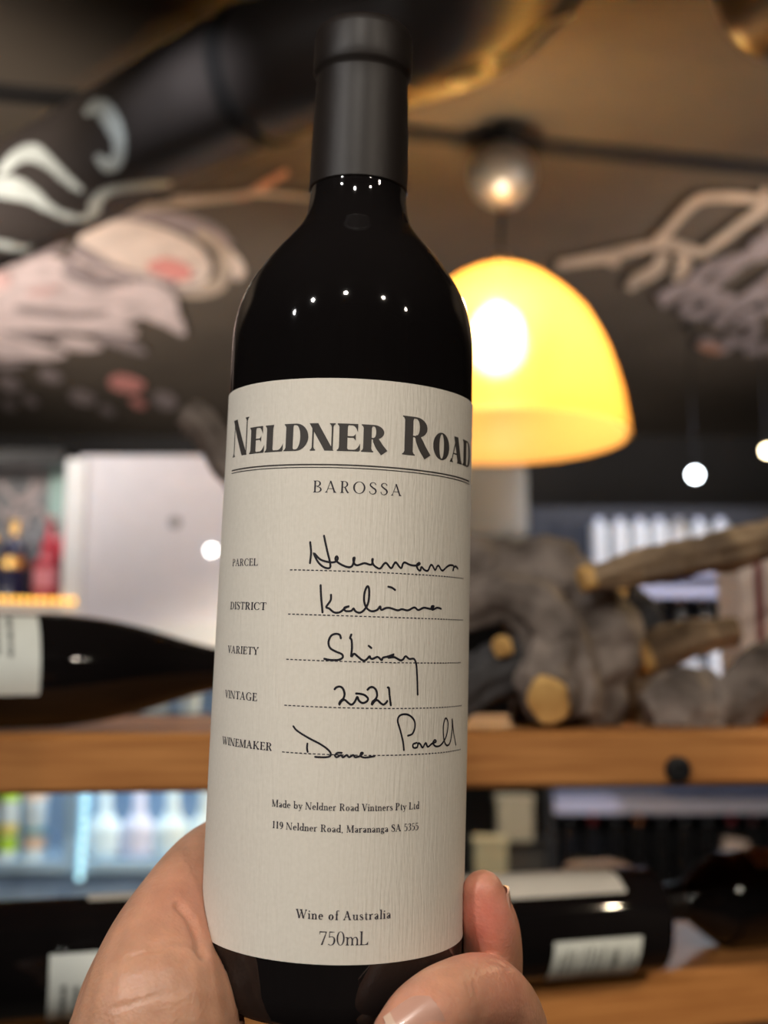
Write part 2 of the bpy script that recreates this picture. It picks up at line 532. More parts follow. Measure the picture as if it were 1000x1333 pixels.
# ---- roman letters, cap height 1
class Glyphs:
    def __init__(s, T, t, sf):
        s.T, s.t, s.sf = T, t, sf     # thick, thin, serif overhang
        s.out = []

    def line(s, p, q, w0, w1=None, horiz=False):
        w1 = w0 if w1 is None else w1
        n = max(2, int(math.hypot(q[0] - p[0], q[1] - p[1]) / .12))
        L, Rr = [], []
        flat = abs(q[1] - p[1]) > .25 and not horiz      # cut level with the baseline
        for i in range(n + 1):
            k = i / n
            x, y, w = p[0] + (q[0] - p[0]) * k, p[1] + (q[1] - p[1]) * k, w0 + (w1 - w0) * k
            if flat:
                L.append((x - w / 2, y))
                Rr.append((x + w / 2, y))
            else:
                d = math.hypot(q[0] - p[0], q[1] - p[1])
                nx, ny = -(q[1] - p[1]) / d * w / 2, (q[0] - p[0]) / d * w / 2
                L.append((x + nx, y + ny))
                Rr.append((x - nx, y - ny))
        s.out.append((L, Rr))

    def serif(s, x, y, w, up, l=1, r=1):
        """bracketed foot at baseline y; up=+1 foot at bottom, -1 at top"""
        sf, t = s.sf, s.t
        n = 6
        L, Rr = [], []
        for i in range(-n, n + 1):
            k = i / n
            ov = sf * (l if k < 0 else r)
            xx = x + k * (w / 2 + ov)
            inside = abs(k) * (w / 2 + ov) - w / 2
            h = t * .75 + (0 if inside > ov * .8 else t * 1.6 * (1 - max(0, inside) / (ov * .8 + 1e-6)) ** 2)
            L.append((xx, y))
            Rr.append((xx, y + up * h))
        s.out.append((L, Rr))

    def stem(s, x, y0, y1, w=None, b=(1, 1), tp=(1, 1)):
        w = s.T if w is None else w
        s.line((x, y0), (x, y1), w)
        if b:
            s.serif(x, y0, w, 1, *b)
        if tp:
            s.serif(x, y1, w, -1, *tp)

    def arc(s, cx, cy, rx, ry, a0, a1, T=None, t=None):
        T = s.T if T is None else T
        t = s.t if t is None else t
        n = max(6, int(abs(a1 - a0) / 11))
        L, Rr = [], []
        for i in range(n + 1):
            a = R_(a0 + (a1 - a0) * i / n)
            L.append((cx + rx * math.cos(a), cy + ry * math.sin(a)))
            Rr.append((cx + (rx - T) * math.cos(a), cy + (ry - t) * math.sin(a)))
        s.out.append((L, Rr))

    def pen(s, pts, ws):
        P, w = spline([Vector((x, y, 0)) for x, y in pts], ws, 5)
        L, Rr = [], []
        for i in range(len(P)):
            t = (P[min(i + 1, len(P) - 1)] - P[max(i - 1, 0)]).normalized()
            nn = Vector((-t.y, t.x, 0)) * w[i] / 2
            L.append(((P[i] + nn).x, (P[i] + nn).y))
            Rr.append(((P[i] - nn).x, (P[i] - nn).y))
        s.out.append((L, Rr))

    def glyph(s, ch):
        s.out = []
        T, t, sf = s.T, s.t, s.sf
        x0 = sf + T / 2                          # centre of a left stem
        xh = .60
        Tl = T * .88                             # lowercase stem
        xl = sf * .8 + Tl / 2
        g = s
        A = None
        if ch == ' ':
            A = .30
        elif ch == 'A':
            g.line((.30 + T * .30, .98), (.07, 0), t); g.serif(.07 + .0, 0, t, 1)
            g.line((.30 + T * .2, 1.0), (.62, 0), T); g.serif(.62, 0, T, 1, .7, .7)
            g.line((.16, .34), (.50, .34), t, horiz=True); A = .62 + T / 2 + sf + .02
        elif ch in 'BPRDEFLI':
            if ch == 'I':
                g.stem(x0, 0, 1); A = T + 2 * sf
            else:
                g.stem(x0, 0, 1, b=(1, .6 if ch in 'BDEL' else 1), tp=(1, .4))
            xr = x0 + T / 2
            if ch == 'D':
                rx = .36 + T * .55
                g.line((x0, t / 2), (xr + .12, t / 2), t, horiz=True); g.line((x0, 1 - t / 2), (xr + .12, 1 - t / 2), t, horiz=True)
                g.arc(xr + .10, .5, rx - .06, .5, -90, 90, T * 1.05); A = xr + .04 + rx + .04
            if ch in 'PRB':
                rb = .20 + T * .55
                cy, ry = (.735, .265) if ch != 'B' else (.755, .245)
                g.line((x0, 1 - t / 2), (xr + .08, 1 - t / 2), t, horiz=True)
                g.line((x0, cy - ry + t / 2), (xr + .08, cy - ry + t / 2), t, horiz=True)
                g.arc(xr + .07, cy, rb, ry, -90, 90, T * 1.0); A = xr + .07 + rb + .05
                if ch == 'B':
                    g.line((x0, t / 2), (xr + .1, t / 2), t, horiz=True)
                    g.arc(xr + .08, .255, rb + .05, .255, -90, 90, T); A += .05
                if ch == 'R':
                    g.pen([(xr + .06, .50), (xr + .14, .44), (xr + .20 + T * .3, .20), (xr + .29 + T * .55, .0)], [T * .35, T * .8, T * .98, T * 1.0])
                    A = xr + .33 + T * 1.05
            if ch in 'EFL':
                W2 = xr + .30 + T * .25
                ar = [(0, W2 + .02)] if ch == 'L' else ([(1, W2 - .03)] if ch == 'F' else [(0, W2 + .02), (1, W2 - .03)])
                for y, xe in ar:
                    sg = 1 if y == 0 else -1
                    g.line((x0, y + sg * t / 2), (xe, y + sg * t / 2), t, horiz=True)
                    n = 7
                    L = [(xe - .19 + .19 * k / n + (.03 * k / n if y == 0 else .0), y + sg * t * .5) for k in range(n + 1)]
                    Rr = [(xe - .19 + .19 * k / n + (.035 * k / n if y == 0 else .0), y + sg * (t + .24 * (k / n) ** 2.2)) for k in range(n + 1)]
                    g.out.append((L, Rr))
                if ch != 'L':
                    g.line((x0, .52), (W2 - .12, .52), t, horiz=True)
                    xe = W2 - .10
                    L = [(xe - .10 + .10 * k / 5, .52 + t * .5 + .10 * (k / 5) ** 2) for k in range(6)]
                    Rr = [(xe - .10 + .10 * k / 5, .52 - t * .5 - .10 * (k / 5) ** 2) for k in range(6)]
                    g.out.append((L, Rr))
                A = W2 + .06
        elif ch == 'N':
            Wd = .62 + T * .45
            g.line((.09, 0), (.09, .96), t); g.serif(.09, 0, t, 1)
            g.line((.09 - sf * .6 + T * .2, 1), (Wd - T * .35, 0), T * 1.1); g.line((.0, 1 - t * .4), (.2, 1 - t * .4), t * .8, horiz=True)
            g.line((Wd, 0.0), (Wd, 1), t); g.serif(Wd, 1, t, -1); A = Wd + t / 2 + sf + .04
        elif ch == 'O':
            g.arc(.40, .5, .40, .515, 0, 360, T * 1.05, t); A = .84
        elif ch == 'C' or ch == 'G':
            g.arc(.42, .5, .42, .515, 48, 322 if ch == 'C' else 300, T * 1.05, t)
            g.line((.70, .86), (.70, .66), t * 1.2, t * .6); A = .78
            if ch == 'G':
                g.stem(.66, .02, .42, T * .95, b=None, tp=(1, .8)); A = .84
        elif ch == 'S':
            g.pen([(.44, .80), (.37, .95), (.25, .985), (.11, .91), (.09, .73), (.25, .55), (.41, .41), (.45, .22), (.36, .06), (.22, .012), (.09, .08), (.035, .24)],
                  [t * 1.5, t, t, T * .65, T * .85, T * 1.1, T * 1.1, T * .85, T * .65, t, t, t * 1.5]); A = .55
        elif ch == 'T':
            g.stem(.34, 0, .99, tp=None); g.line((.0, 1 - t / 2), (.68, 1 - t / 2), t, horiz=True)
            g.line((.03, 1), (.0, .76), t * .7, t * 1.1); g.line((.65, 1), (.68, .76), t * .7, t * 1.1); A = .70
        elif ch in 'VW':
            off = 0
            for k in range(1 if ch == 'V' else 2):
                g.line((.10 + off, 1), (.36 + off, 0), T); g.line((.60 + off, 1), (.36 + off, .02), t)
                g.serif(.10 + off, 1, T, -1, .8, .8)
                off += .42
            g.serif(.60 + off - .42, 1, t, -1); A = .70 + off - .42
        elif ch == 'Y':
            g.line((.10, 1), (.36, .46), T); g.line((.62, 1), (.36, .46), t); g.stem(.36, 0, .5, tp=None)
            g.serif(.10, 1, T, -1, .8, .8); g.serif(.62, 1, t, -1); A = .70
        elif ch == 'M':
            g.line((.09, 0), (.11, 1), t); g.serif(.09, 0, t, 1); g.line((.10, 1), (.42, .04), T * .95); g.line((.72, 1), (.42, .04), t)
            g.stem(.76, 0, 1); g.line((.0, 1 - t * .4), (.2, 1 - t * .4), t * .8, horiz=True); A = .76 + T / 2 + sf + .02
        elif ch == 'K':
            g.stem(x0, 0, 1); g.line((x0 + T / 2, .42), (.62, .97), t); g.line((x0 + .16, .56), (.66, 0), T); g.serif(.60, 1, t, -1); g.serif(.66, 0, T, 1, .6, .6); A = .66 + T / 2 + sf
        # lower case
        elif ch in 'adqg' or ch in 'boe' or ch == 'c':
            bx = .23 + Tl * .3
            if ch == 'a':
                g.stem(.36, .03, .42, Tl, b=None, tp=None)
                g.pen([(.06, .48), (.11, .57), (.22, .595), (.33, .55), (.36, .42)], [T * .9, t, t, T * .5, Tl])
                g.arc(.21, .16, .18, .17, 20, 340, T * .95, t); g.line((.2, .34), (.36, .38), t, horiz=True)
                g.line((.36, .03), (.46, .05), t, horiz=True); A = .48
            elif ch == 'd':
                g.arc(.24, .30, .235, .31, 30, 330, T, t); g.stem(.45, 0, 1.04, Tl, b=(0, 1), tp=(1.2, 0)); A = .57
            elif ch == 'b':
                g.stem(xl, .02, 1.04, Tl, b=None, tp=(1.2, 0)); g.arc(xl + .22, .30, .235, .31, -150, 150, T, t); A = xl + .49
            elif ch == 'o':
                g.arc(.26, .30, .25, .315, 0, 360, T, t); A = .55
            elif ch == 'c':
                g.arc(.26, .30, .25, .315, 55, 315, T, t); A = .46
            elif ch == 'e':
                g.arc(.25, .30, .24, .315, 5, 318, T, t); g.line((.06, .33), (.47, .33), t, horiz=True); A = .50
            elif ch == 'g':
                g.arc(.22, .40, .19, .20, 0, 360, T * .9, t); g.line((.36, .55), (.48, .58), t, horiz=True)
                g.pen([(.12, .22), (.08, .12), (.2, .06), (.36, .03), (.42, -.09), (.24, -.22), (.05, -.13), (.12, .04)], [t, T * .7, T, T, T * .6, t, T * .6, t]); A = .48
        elif ch in 'nmrihl':
            top = 1.04 if ch in 'hl' else xh
            g.stem(xl, 0, top, Tl, b=(.8, .8), tp=(1.2, 0))
            A = xl + Tl / 2 + sf * .8
            if ch == 'i':
                g.arc(xl, .84, .065 + T * .1, .065 + T * .1, 0, 360, .06 + T * .1, .06 + T * .1)
            if ch == 'r':
                g.pen([(xl + .03, .40), (xl + .10, .54), (xl + .20, .585), (xl + .25, .54)], [t, t, T * .8, T]); A = xl + .32
            if ch in 'nhm':
                for k in range(2 if ch == 'm' else 1):
                    xx = xl + .31 * (k + 1)
                    g.pen([(xx - .31 + .03, .44), (xx - .19, .56), (xx - .08, .57), (xx, .42)], [t, t, T * .7, Tl])
                    g.stem(xx, 0, .44, Tl, b=(.8, .8), tp=None)
                    A = xx + Tl / 2 + sf * .8
        elif ch == 'l':
            pass
        elif ch == 't':
            g.pen([(.17, .80), (.17, .3), (.18, .08), (.26, .01), (.35, .07)], [t, Tl, Tl, T * .6, t]); g.line((.04, .585), (.33, .585), t, horiz=True); A = .36
        elif ch == 's':
            g.pen([(.31, .46), (.27, .56), (.18, .59), (.08, .53), (.09, .42), (.22, .31), (.33, .2), (.31, .07), (.19, .015), (.08, .05), (.04, .16)],
                  [t, t, t, T * .6, T * .8, T, T, T * .6, t, t, t]); A = .40
        elif ch == 'u':
            g.stem(xl, .16, xh, Tl, b=None, tp=(1, 0)); g.pen([(xl, .2), (xl + .05, .05), (xl + .15, .02), (xl + .28, .12)], [Tl, T * .6, t, t])
            g.stem(xl + .31, .0, xh, Tl, b=(0, 1), tp=(1, 0)); A = xl + .31 + Tl / 2 + sf
        elif ch == 'f':
            g.stem(.16, 0, .82, Tl, tp=None); g.pen([(.16, .8), (.18, .96), (.28, 1.03), (.38, .97)], [Tl, T * .7, t, T * .8]); g.line((.02, .585), (.31, .585), t, horiz=True); A = .34
        elif ch == 'y':
            g.line((.09, xh), (.27, .03), Tl); g.line((.46, xh), (.24, -.12), t); g.serif(.09, xh, Tl, -1, .7, .7); g.serif(.45, xh, t, -1)
            g.pen([(.24, -.12), (.16, -.25), (.05, -.24)], [t, t, T * .8]); A = .52
        elif ch == ',':
            g.pen([(.08, .07), (.12, .0), (.06, -.15)], [T, T * .8, t * .6]); A = .24
        # figures
        elif ch == '1':
            g.stem(.24, 0, 1, tp=None); g.line((.24, .97), (.10, .86), t, horiz=True); A = .46
        elif ch == '9':
            g.arc(.25, .66, .23, .33, 0, 360, T, t); g.pen([(.44, .66), (.42, .35), (.28, .08), (.1, .0)], [T, T * .95, T * .6, t]); A = .52
        elif ch == '0':
            g.arc(.25, .5, .25, .515, 0, 360, T * .9, t); A = .54
        elif ch == '5':
            g.line((.12, .98), (.10, .55), t); g.line((.10, .95), (.44, .95), T * .8, t * .7, horiz=True)
            g.pen([(.10, .56), (.24, .62), (.39, .54), (.43, .33), (.36, .1), (.2, .0), (.05, .08)], [t, t, T * .7, T * 1.05, T * .8, t, T * .7]); A = .52
        elif ch == '3':
            g.pen([(.06, .84), (.16, .97), (.32, .95), (.38, .78), (.3, .6), (.18, .54)], [T * .6, t, T * .6, T, T * .5, t])
            g.pen([(.18, .54), (.34, .5), (.42, .3), (.34, .08), (.18, .0), (.05, .08)], [t, T * .5, T, T * .8, t, T * .7]); A = .50
        elif ch == '7':
            g.line((.03, .95), (.47, .95), T * .8, t * 1.2, horiz=True); g.line((.04, .98), (.04, .76), t * .7, t); g.line((.455, .96), (.18, 0), t, T * 1.0); A = .50
        elif ch == '2':
            g.pen([(.06, .74), (.14, .95), (.3, .97), (.4, .78), (.3, .5), (.05, .05)], [T * .7, t, T * .6, T, T * .7, t]); g.line((.03, .05), (.45, .05), T * .7, horiz=True); A = .5
        return s.out, (A or .5)


def measure(txt, G, track, caps):
    x = 0
    for i, ch in enumerate(txt):
        sc = 1.0
        if caps and ch.islower():
            sc = caps
        g = G if not (caps and ch.islower()) else G.small
        _, a = g.glyph(ch.upper() if caps else ch)
        x += a * sc + track
    return x - track


def text(txt, p0, p1, caph, G, mi, track=.05, caps=0, base=None, sx=None):
    """set a line of type between two photo points on the label; caph in photo pixels"""
    u0, z0 = uv(*p0)
    u1, z1 = uv(*p1)
    u0 *= .0384
    u1 *= .0384
    zb = [uv(*q)[1] for q in (base or [p0, p1])]
    zb = sum(zb) / len(zb)
    mid = ((p0[0] + p1[0]) / 2, (p0[1] + p1[1]) / 2)
    h = abs(uv(mid[0], mid[1] - caph)[1] - uv(*mid)[1])
    Lw = measure(txt, G, track, caps)
    sx = sx or (u1 - u0) / Lw
    x = 0
    for ch in txt:
        small = caps and ch.islower()
        sc = caps if small else 1.0
        g = G.small if small else G
        pieces, a = g.glyph(ch.upper() if caps else ch)
        for L, Rr in pieces:
            ink_strip([(u0 + (x + px * sc) * sx, zb + py * sc * h) for px, py in L], [(u0 + (x + px * sc) * sx, zb + py * sc * h) for px, py in Rr], mi)
        x += a * sc + track
    return sx, h


TG = Glyphs(.215, .042, .055)
TG.small = Glyphs(.275, .058, .065)
RG = Glyphs(.115, .048, .075)
LG = Glyphs(.165, .07, .07)
HG = Glyphs(.11, .046, .07)
SX, _ = text('Neldner', (302.5, 597), (507, 590), 51, TG, 1, .02, .70, base=[(303, 597), (505, 589)])
text('Road', (523.5, 591), (611.0, 609), 50, TG, 1, .015, .70, base=[(526, 591.5), (565, 597)], sx=SX * 1.05)
text('BAROSSA', (407.5, 641), (523.5, 646), 15.5, HG, 2, .20)
for t_, p0, p1, h_ in (('PARCEL', (302.6, 737), (335.5, 736.5), 9.5), ('DISTRICT', (299.8, 793), (346.5, 794.5), 10), ('VARIETY', (296.5, 849.5), (336, 853), 10), ('VINTAGE', (293, 907.5), (334.6, 913.5), 10.5), ('WINEMAKER', (289.4, 967), (354.4, 979), 10.5)):
    text(t_, p0, p1, h_, LG, 2, .06)
text('Made by Neldner Road Vintners Pty Ltd', (354, 1051.5), (546, 1050), 9.6, LG, 2, .05, base=[(354, 1051.5), (447, 1057), (546, 1050)])
text('119 Neldner Road, Marananga SA 5355', (354, 1078), (545, 1078), 9.6, LG, 2, .05, base=[(354, 1078.5), (447, 1085.5), (545, 1078)])
text('Wine of Australia', (385, 1196), (509, 1193.5), 12, LG, 2, .10, base=[(385, 1196), (447, 1199), (509, 1193.5)])
text('750mL', (415, 1230), (479.5, 1230), 18, HG, 2, .03)


def zline(pts, w, mi, dash=None):
    """printed line level round the bottle between photo points"""
    q = [uv(*p) for p in pts]
    u0, u1 = q[0][0] * .0384, q[-1][0] * .0384
    z = sum(k[1] for k in q) / len(q)
    if not dash:
        n = 60
        ink_strip([(u0 + (u1 - u0) * k / n, z - w / 2) for k in range(n + 1)], [(u0 + (u1 - u0) * k / n, z + w / 2) for k in range(n + 1)], mi)
    else:
        x = u0
        while x < u1:
            ink_strip([(x, z - w / 2), (x + dash * .31, z - w / 2), (x + dash * .62, z - w / 2)], [(x, z + w / 2), (x + dash * .31, z + w / 2), (x + dash * .62, z + w / 2)], mi)
            x += dash


zline([(301.5, 614.5), (455, 605), (611, 626)], .00042, 1)
zline([(301.5, 618), (455, 608.5), (611, 629.5)], .00026, 1)
for pts in ([(377.5, 742.5), (488, 746.5), (604, 751)], [(375, 801), (488, 804.5), (602, 804)], [(372.5, 861), (488, 863.5), (600, 858.5)], [(370, 921), (488, 924.5), (600, 913.5)], [(367, 982.5), (488, 986), (600, 969.5)]):
    zline(pts, .00030, 2, .00125)


def hand(fn, strokes, w=.0006):
    for st in strokes:
        P = [uv(*fn(x, y)) for x, y in st]
        pen([(t * .0384, z) for t, z in P], w, 3, 4)


hand(lambda x, y: (390 + x / 4.545, 690 + y / 4.545), [
    [(63, 72), (68, 130), (62, 195)],
    [(145, 34), (150, 60), (163, 120), (183, 215), (150, 222), (110, 190), (84, 135), (120, 172), (165, 188), (205, 190), (226, 172), (220, 155), (212, 172), (232, 195), (280, 218), (312, 212), (326, 165), (318, 170), (325, 200), (345, 208), (385, 196), (425, 205), (434, 172), (430, 178), (440, 208), (475, 228), (500, 200), (515, 196), (542, 226), (560, 200), (572, 192), (600, 226), (612, 200), (625, 192), (655, 206), (690, 210), (712, 202), (708, 194), (694, 206), (700, 230), (715, 240), (722, 218), (740, 236), (760, 240), (775, 210), (786, 208), (803, 236), (815, 215), (825, 212), (845, 240), (872, 218), (890, 208), (912, 212), (908, 242), (915, 222), (925, 214), (938, 228)],
])
hand(lambda x, y: (400 + x / 5.263, 755 + y / 5.263), [
    [(92, 36), (95, 110), (105, 222)],
    [(163, 102), (160, 140), (130, 185), (150, 195), (185, 222), (225, 220), (262, 190), (290, 180), (255, 190), (262, 212), (300, 212), (318, 195), (330, 214), (362, 224), (395, 200), (420, 150), (425, 70), (414, 42), (395, 80), (390, 140), (405, 188), (440, 214), (480, 205), (500, 180), (508, 205), (540, 192), (570, 192), (620, 208), (650, 200), (690, 208), (735, 188), (762, 206), (800, 190), (850, 198), (870, 180), (852, 182), (858, 204), (890, 190), (918, 197)],
    [(556, 46), (580, 52), (602, 68)],
])
hand(lambda x, y: (410 + x / 6.667, 815 + y / 6.667), [
    [(226, 105), (215, 76), (180, 68), (140, 85), (118, 140), (132, 190), (180, 220), (235, 245), (240, 275), (200, 294), (130, 294), (82, 284)],
    [(316, 74), (306, 105), (318, 120), (322, 190), (316, 266), (340, 240), (370, 262), (410, 294), (440, 296), (475, 262), (480, 275), (500, 285), (545, 268), (580, 296), (590, 275), (630, 265), (690, 245), (650, 265), (640, 275), (690, 270), (740, 296), (765, 290), (788, 262), (820, 285), (860, 285), (880, 330), (888, 430), (893, 595)],
    [(468, 172), (490, 190)],
])
hand(lambda x, y: (425 + x / 10, 885 + y / 10), [
    [(108, 122), (130, 98), (175, 88), (215, 115), (236, 180), (222, 240), (180, 280), (165, 325), (200, 275), (240, 262), (290, 305), (330, 322), (370, 285), (403, 220), (420, 265), (465, 300), (520, 285), (542, 245), (500, 200), (440, 182), (388, 178)],
    [(536, 128), (565, 100), (605, 95), (645, 130), (660, 200), (640, 250), (600, 285), (592, 325), (630, 275), (665, 265), (710, 305), (745, 322), (780, 295), (793, 275)],
    [(800, 100), (815, 110), (825, 220), (840, 330)],
])
hand(lambda x, y: (370 + x / 4.167, 920 + y / 4.167), [
    [(50, 106), (70, 130), (130, 168), (200, 205), (245, 240), (252, 265), (225, 274), (168, 272)],
    [(126, 200), (124, 222), (127, 244)],
    [(312, 250), (290, 250), (276, 264), (285, 274), (310, 262), (318, 275), (340, 262), (352, 274), (375, 262), (385, 274), (410, 268), (428, 252), (418, 250), (416, 268), (440, 276), (490, 268)],
    [(650, 236), (645, 190), (628, 120), (616, 75), (630, 46), (670, 42), (704, 70), (710, 110), (696, 146), (672, 157)],
    [(720, 196), (700, 204), (702, 222), (722, 220), (728, 198), (740, 204), (752, 222), (768, 196), (780, 218), (802, 200), (825, 190), (818, 180), (808, 196), (822, 214), (850, 208), (880, 160), (890, 90), (876, 62), (864, 110), (868, 180), (884, 210), (902, 190), (912, 120), (912, 64), (920, 140), (932, 206)],
], .00054)
lab = LM.build('label', [paper, MT['title_ink'], MT['ink'], MT['pen']], bottle)
lab['label'] = 'cream laid paper wrap label with printed and handwritten text'
ul = lab.data.uv_layers.new(name='arc')
for lp in lab.data.loops:
    v = lab.data.vertices[lp.vertex_index].co
    ul.data[lp.index].uv = (math.atan2(v.x, -v.y) * .0384, v.z)

# ------------------------------------------------------------------ the hand that holds the bottle
def capsule_chain(mb, pts, sub=5, seg=20):
    P = [D(x, y, Z) for x, y, Z, r in pts]
    Rr = [r for *_, r in pts]
    P, Rr = spline(P, Rr, sub)
    # rounded ends
    d0 = (P[0] - P[1]).normalized()
    d1 = (P[-1] - P[-2]).normalized()
    r0, r1 = Rr[0], Rr[-1]
    pre = [(P[0] + d0 * r0 * math.sin(R_(a)), r0 * math.cos(R_(a))) for a in (85, 65, 45, 22)]
    post = [(P[-1] + d1 * r1 * math.sin(R_(a)), r1 * math.cos(R_(a))) for a in (22, 45, 65, 85)]
    P = [p for p, _ in pre] + P + [p for p, _ in post]
    Rr = [r for _, r in pre] + Rr + [r for _, r in post]
    mb.tube(P, Rr, seg)


HM = MB()
# heel of the thumb and the thumb, which passes behind the bottle
capsule_chain(HM, [(215, 1800, .345, .030), (208, 1620, .338, .030), (205, 1480, .330, .0290), (203, 1390, .322, .0262), (206, 1315, .3185, .0232), (207, 1248, .327, .0172), (229, 1182, .343, .0128), (262, 1128, .3605, .0110), (298, 1098, .384, .0102), (345, 1070, .398, .0095), (380, 1050, .402, .0085)])
capsule_chain(HM, [(168, 1500, .338, .022), (165, 1390, .332, .0185), (170, 1310, .330, .0155), (190, 1240, .332, .0125), (222, 1172, .345, .0095), (262, 1125, .362, .0085)])
# palm under the base
capsule_chain(HM, [(240, 1700, .345, .032), (330, 1560, .348, .030), (430, 1490, .350, .0265), (540, 1470, .352, .0210), (600, 1440, .356, .0150)])
capsule_chain(HM, [(230, 1800, .350, .034), (240, 2000, .352, .030), (245, 2300, .355, .031), (250, 2700, .36, .034)])
# fore finger up the side of the bottle
capsule_chain(HM, [(520, 1470, .375, .0125), (600, 1390, .374, .0115), (630, 1325, .364, .0106), (639, 1265, .352, .0098), (640, 1215, .3435, .0088), (634, 1185, .3405, .0078), (629, 1160, .3395, .0063)])
# middle finger bent round the front edge of the base
capsule_chain(HM, [(500, 1500, .352, .0130), (620, 1420, .352, .0128), (660, 1350, .342, .0124), (632, 1300, .3255, .0118), (588, 1304, .3095, .0107), (552, 1326, .3005, .0100), (528, 1350, .2970, .0090)])
# ring and little finger under the base, out of the frame
capsule_chain(HM, [(480, 1560, .350, .0130), (600, 1530, .345, .0122), (640, 1470, .328, .0115), (600, 1440, .306, .0105), (540, 1440, .297, .0092)])
capsule_chain(HM, [(440, 1640, .350, .0120), (560, 1640, .340, .0110), (600, 1590, .322, .0100), (560, 1545, .304, .0090), (510, 1535, .298, .0080)])
tmp = HM.build('hand', [], None)
rm = tmp.modifiers.new('r', 'REMESH')
rm.mode = 'VOXEL'
rm.voxel_size = .00085
sm = tmp.modifiers.new('s', 'SMOOTH')
sm.factor = .5
sm.iterations = 9
dg = bpy.context.evaluated_depsgraph_get()
hme = bpy.data.meshes.new_from_object(tmp.evaluated_get(dg))
bpy.data.objects.remove(tmp)
hme.name = 'hand'


def project(p):
    q = p - CAM
    z = q.dot(FWD)
    return 500 + F * q.dot(RT) / z, 666.5 - F * q.dot(UP) / z


CREASE = [  # (line on the skin, width px, depth m)
    ([(232, 1178), (246, 1192), (256, 1215), (265, 1242)], 5.5, .0016),
    ([(196, 1232), (220, 1226), (245, 1226), (262, 1238)], 5, .0006),
    ([(168, 1246), (190, 1238), (210, 1236)], 2.5, .0004),
    ([(150, 1312), (190, 1300), (235, 1290)], 5, .0003),
    ([(664, 1262), (650, 1253), (636, 1250)], 2.2, .0003),
    ([(612, 1262), (608, 1276), (612, 1292)], 2.2, .00025),
    ([(620, 1258), (617, 1276), (621, 1298)], 2.2, .00025),
]
hme.calc_loop_triangles()
nrm = [v.normal.copy() for v in hme.vertices]
col = hme.color_attributes.new('skin', 'FLOAT_COLOR', 'POINT')
bax = (ORG, AX)
for v, nn in zip(hme.vertices, nrm):
    p = v.co.copy()
    x, y = project(p)
    d = noise.fractal(p * 45, 1, 2, 2) * .00022
    if nn.dot(CAM - p) > 0:
        for pl, w, dep in CREASE:
            best = 1e9
            for (ax, ay), (bx, by) in zip(pl, pl[1:]):
                L = (bx - ax) ** 2 + (by - ay) ** 2
                k = max(0, min(1, ((x - ax) * (bx - ax) + (y - ay) * (by - ay)) / L))
                best = min(best, math.hypot(x - ax - k * (bx - ax), y - ay - k * (by - ay)))
            d -= dep * math.exp(-(best / w) ** 2)
    p = p + nn * d
    # flesh presses flat against the glass
    q = BMI @ p
    if -.001 < q.z < .2:
        rr = math.hypot(q.x, q.y)
        lim = Rz(max(.004, min(.18, q.z))) + (.0001 if q.z > .012 else -.0012)
        if lim - .009 < rr < lim:
            s = lim / rr
            q = Vector((q.x * s, q.y * s, q.z))
            p = BM @ q
    v.co = p
    # natural colour of the skin: pinker finger pads and knuckles
    pad = math.exp(-((p - D(622, 1195, .333)).length / .013) ** 2)
    pad2 = .45 * math.exp(-((p - D(632, 1292, .316)).length / .016) ** 2)
    pad3 = .45 * math.exp(-((p - D(535, 1330, .290)).length / .012) ** 2)
    pad4 = .30 * math.exp(-((p - D(255, 1180, .33)).length / .018) ** 2)
    k = min(1, pad + pad2 + pad3 + pad4)
    a, b = Vector((.49, .262, .165)), Vector((.66, .235, .170))
    c = a.lerp(b, k)
    col.data[v.index].color = (*c, 1)
hme.polygons.foreach_set('use_smooth', [True] * len(hme.polygons))
skin = bpy.data.materials.new('skin')
skin.use_nodes = True
nt = skin.node_tree
pb = nt.nodes['Principled BSDF']
at = nt.nodes.new('ShaderNodeAttribute')
at.attribute_name = 'skin'
tc = nt.nodes.new('ShaderNodeTexCoord')
nz = nt.nodes.new('ShaderNodeTexNoise')
nz.inputs['Scale'].default_value = 110
nz.inputs['Detail'].default_value = 5
mx = nt.nodes.new('ShaderNodeMix')
mx.data_type = 'RGBA'
mx.blend_type = 'OVERLAY'
mx.inputs['Factor'].default_value = .35
nt.links.new(tc.outputs['Object'], nz.inputs['Vector'])
nt.links.new(at.outputs['Color'], mx.inputs[6])
nt.links.new(nz.outputs[0], mx.inputs[7])
nt.links.new(mx.outputs[2], pb.inputs['Base Color'])
vo = nt.nodes.new('ShaderNodeTexVoronoi')
vo.inputs['Scale'].default_value = 900
n2 = nt.nodes.new('ShaderNodeTexNoise')
n2.inputs['Scale'].default_value = 620
n2.inputs['Detail'].default_value = 6
ma = nt.nodes.new('ShaderNodeMath')
ma.operation = 'MULTIPLY_ADD'
ma.inputs[1].default_value = .5
nt.links.new(tc.outputs['Object'], vo.inputs['Vector'])
nt.links.new(tc.outputs['Object'], n2.inputs['Vector'])
nt.links.new(vo.outputs['Distance'], ma.inputs[0])
nt.links.new(n2.outputs[0], ma.inputs[2])
bp = nt.nodes.new('ShaderNodeBump')
bp.inputs['Strength'].default_value = .3
bp.inputs['Distance'].default_value = .0005
nt.links.new(ma.outputs[0], bp.inputs['Height'])
nt.links.new(bp.outputs[0], pb.inputs['Normal'])
pb.inputs['Roughness'].default_value = .42
pb.inputs['Specular IOR Level'].default_value = .45
pb.inputs['Subsurface Weight'].default_value = .35
pb.inputs['Subsurface Radius'].default_value = (.004, .0016, .0009)
pb.inputs['Subsurface Scale'].default_value = 1
hme.materials.clear()
hme.materials.append(skin)
hand_o = bpy.data.objects.new('hand', hme)
COL.objects.link(hand_o)
tag(hand_o, 'bare hand with curled fingers gripping the base of the labelled wine bottle', 'hand')
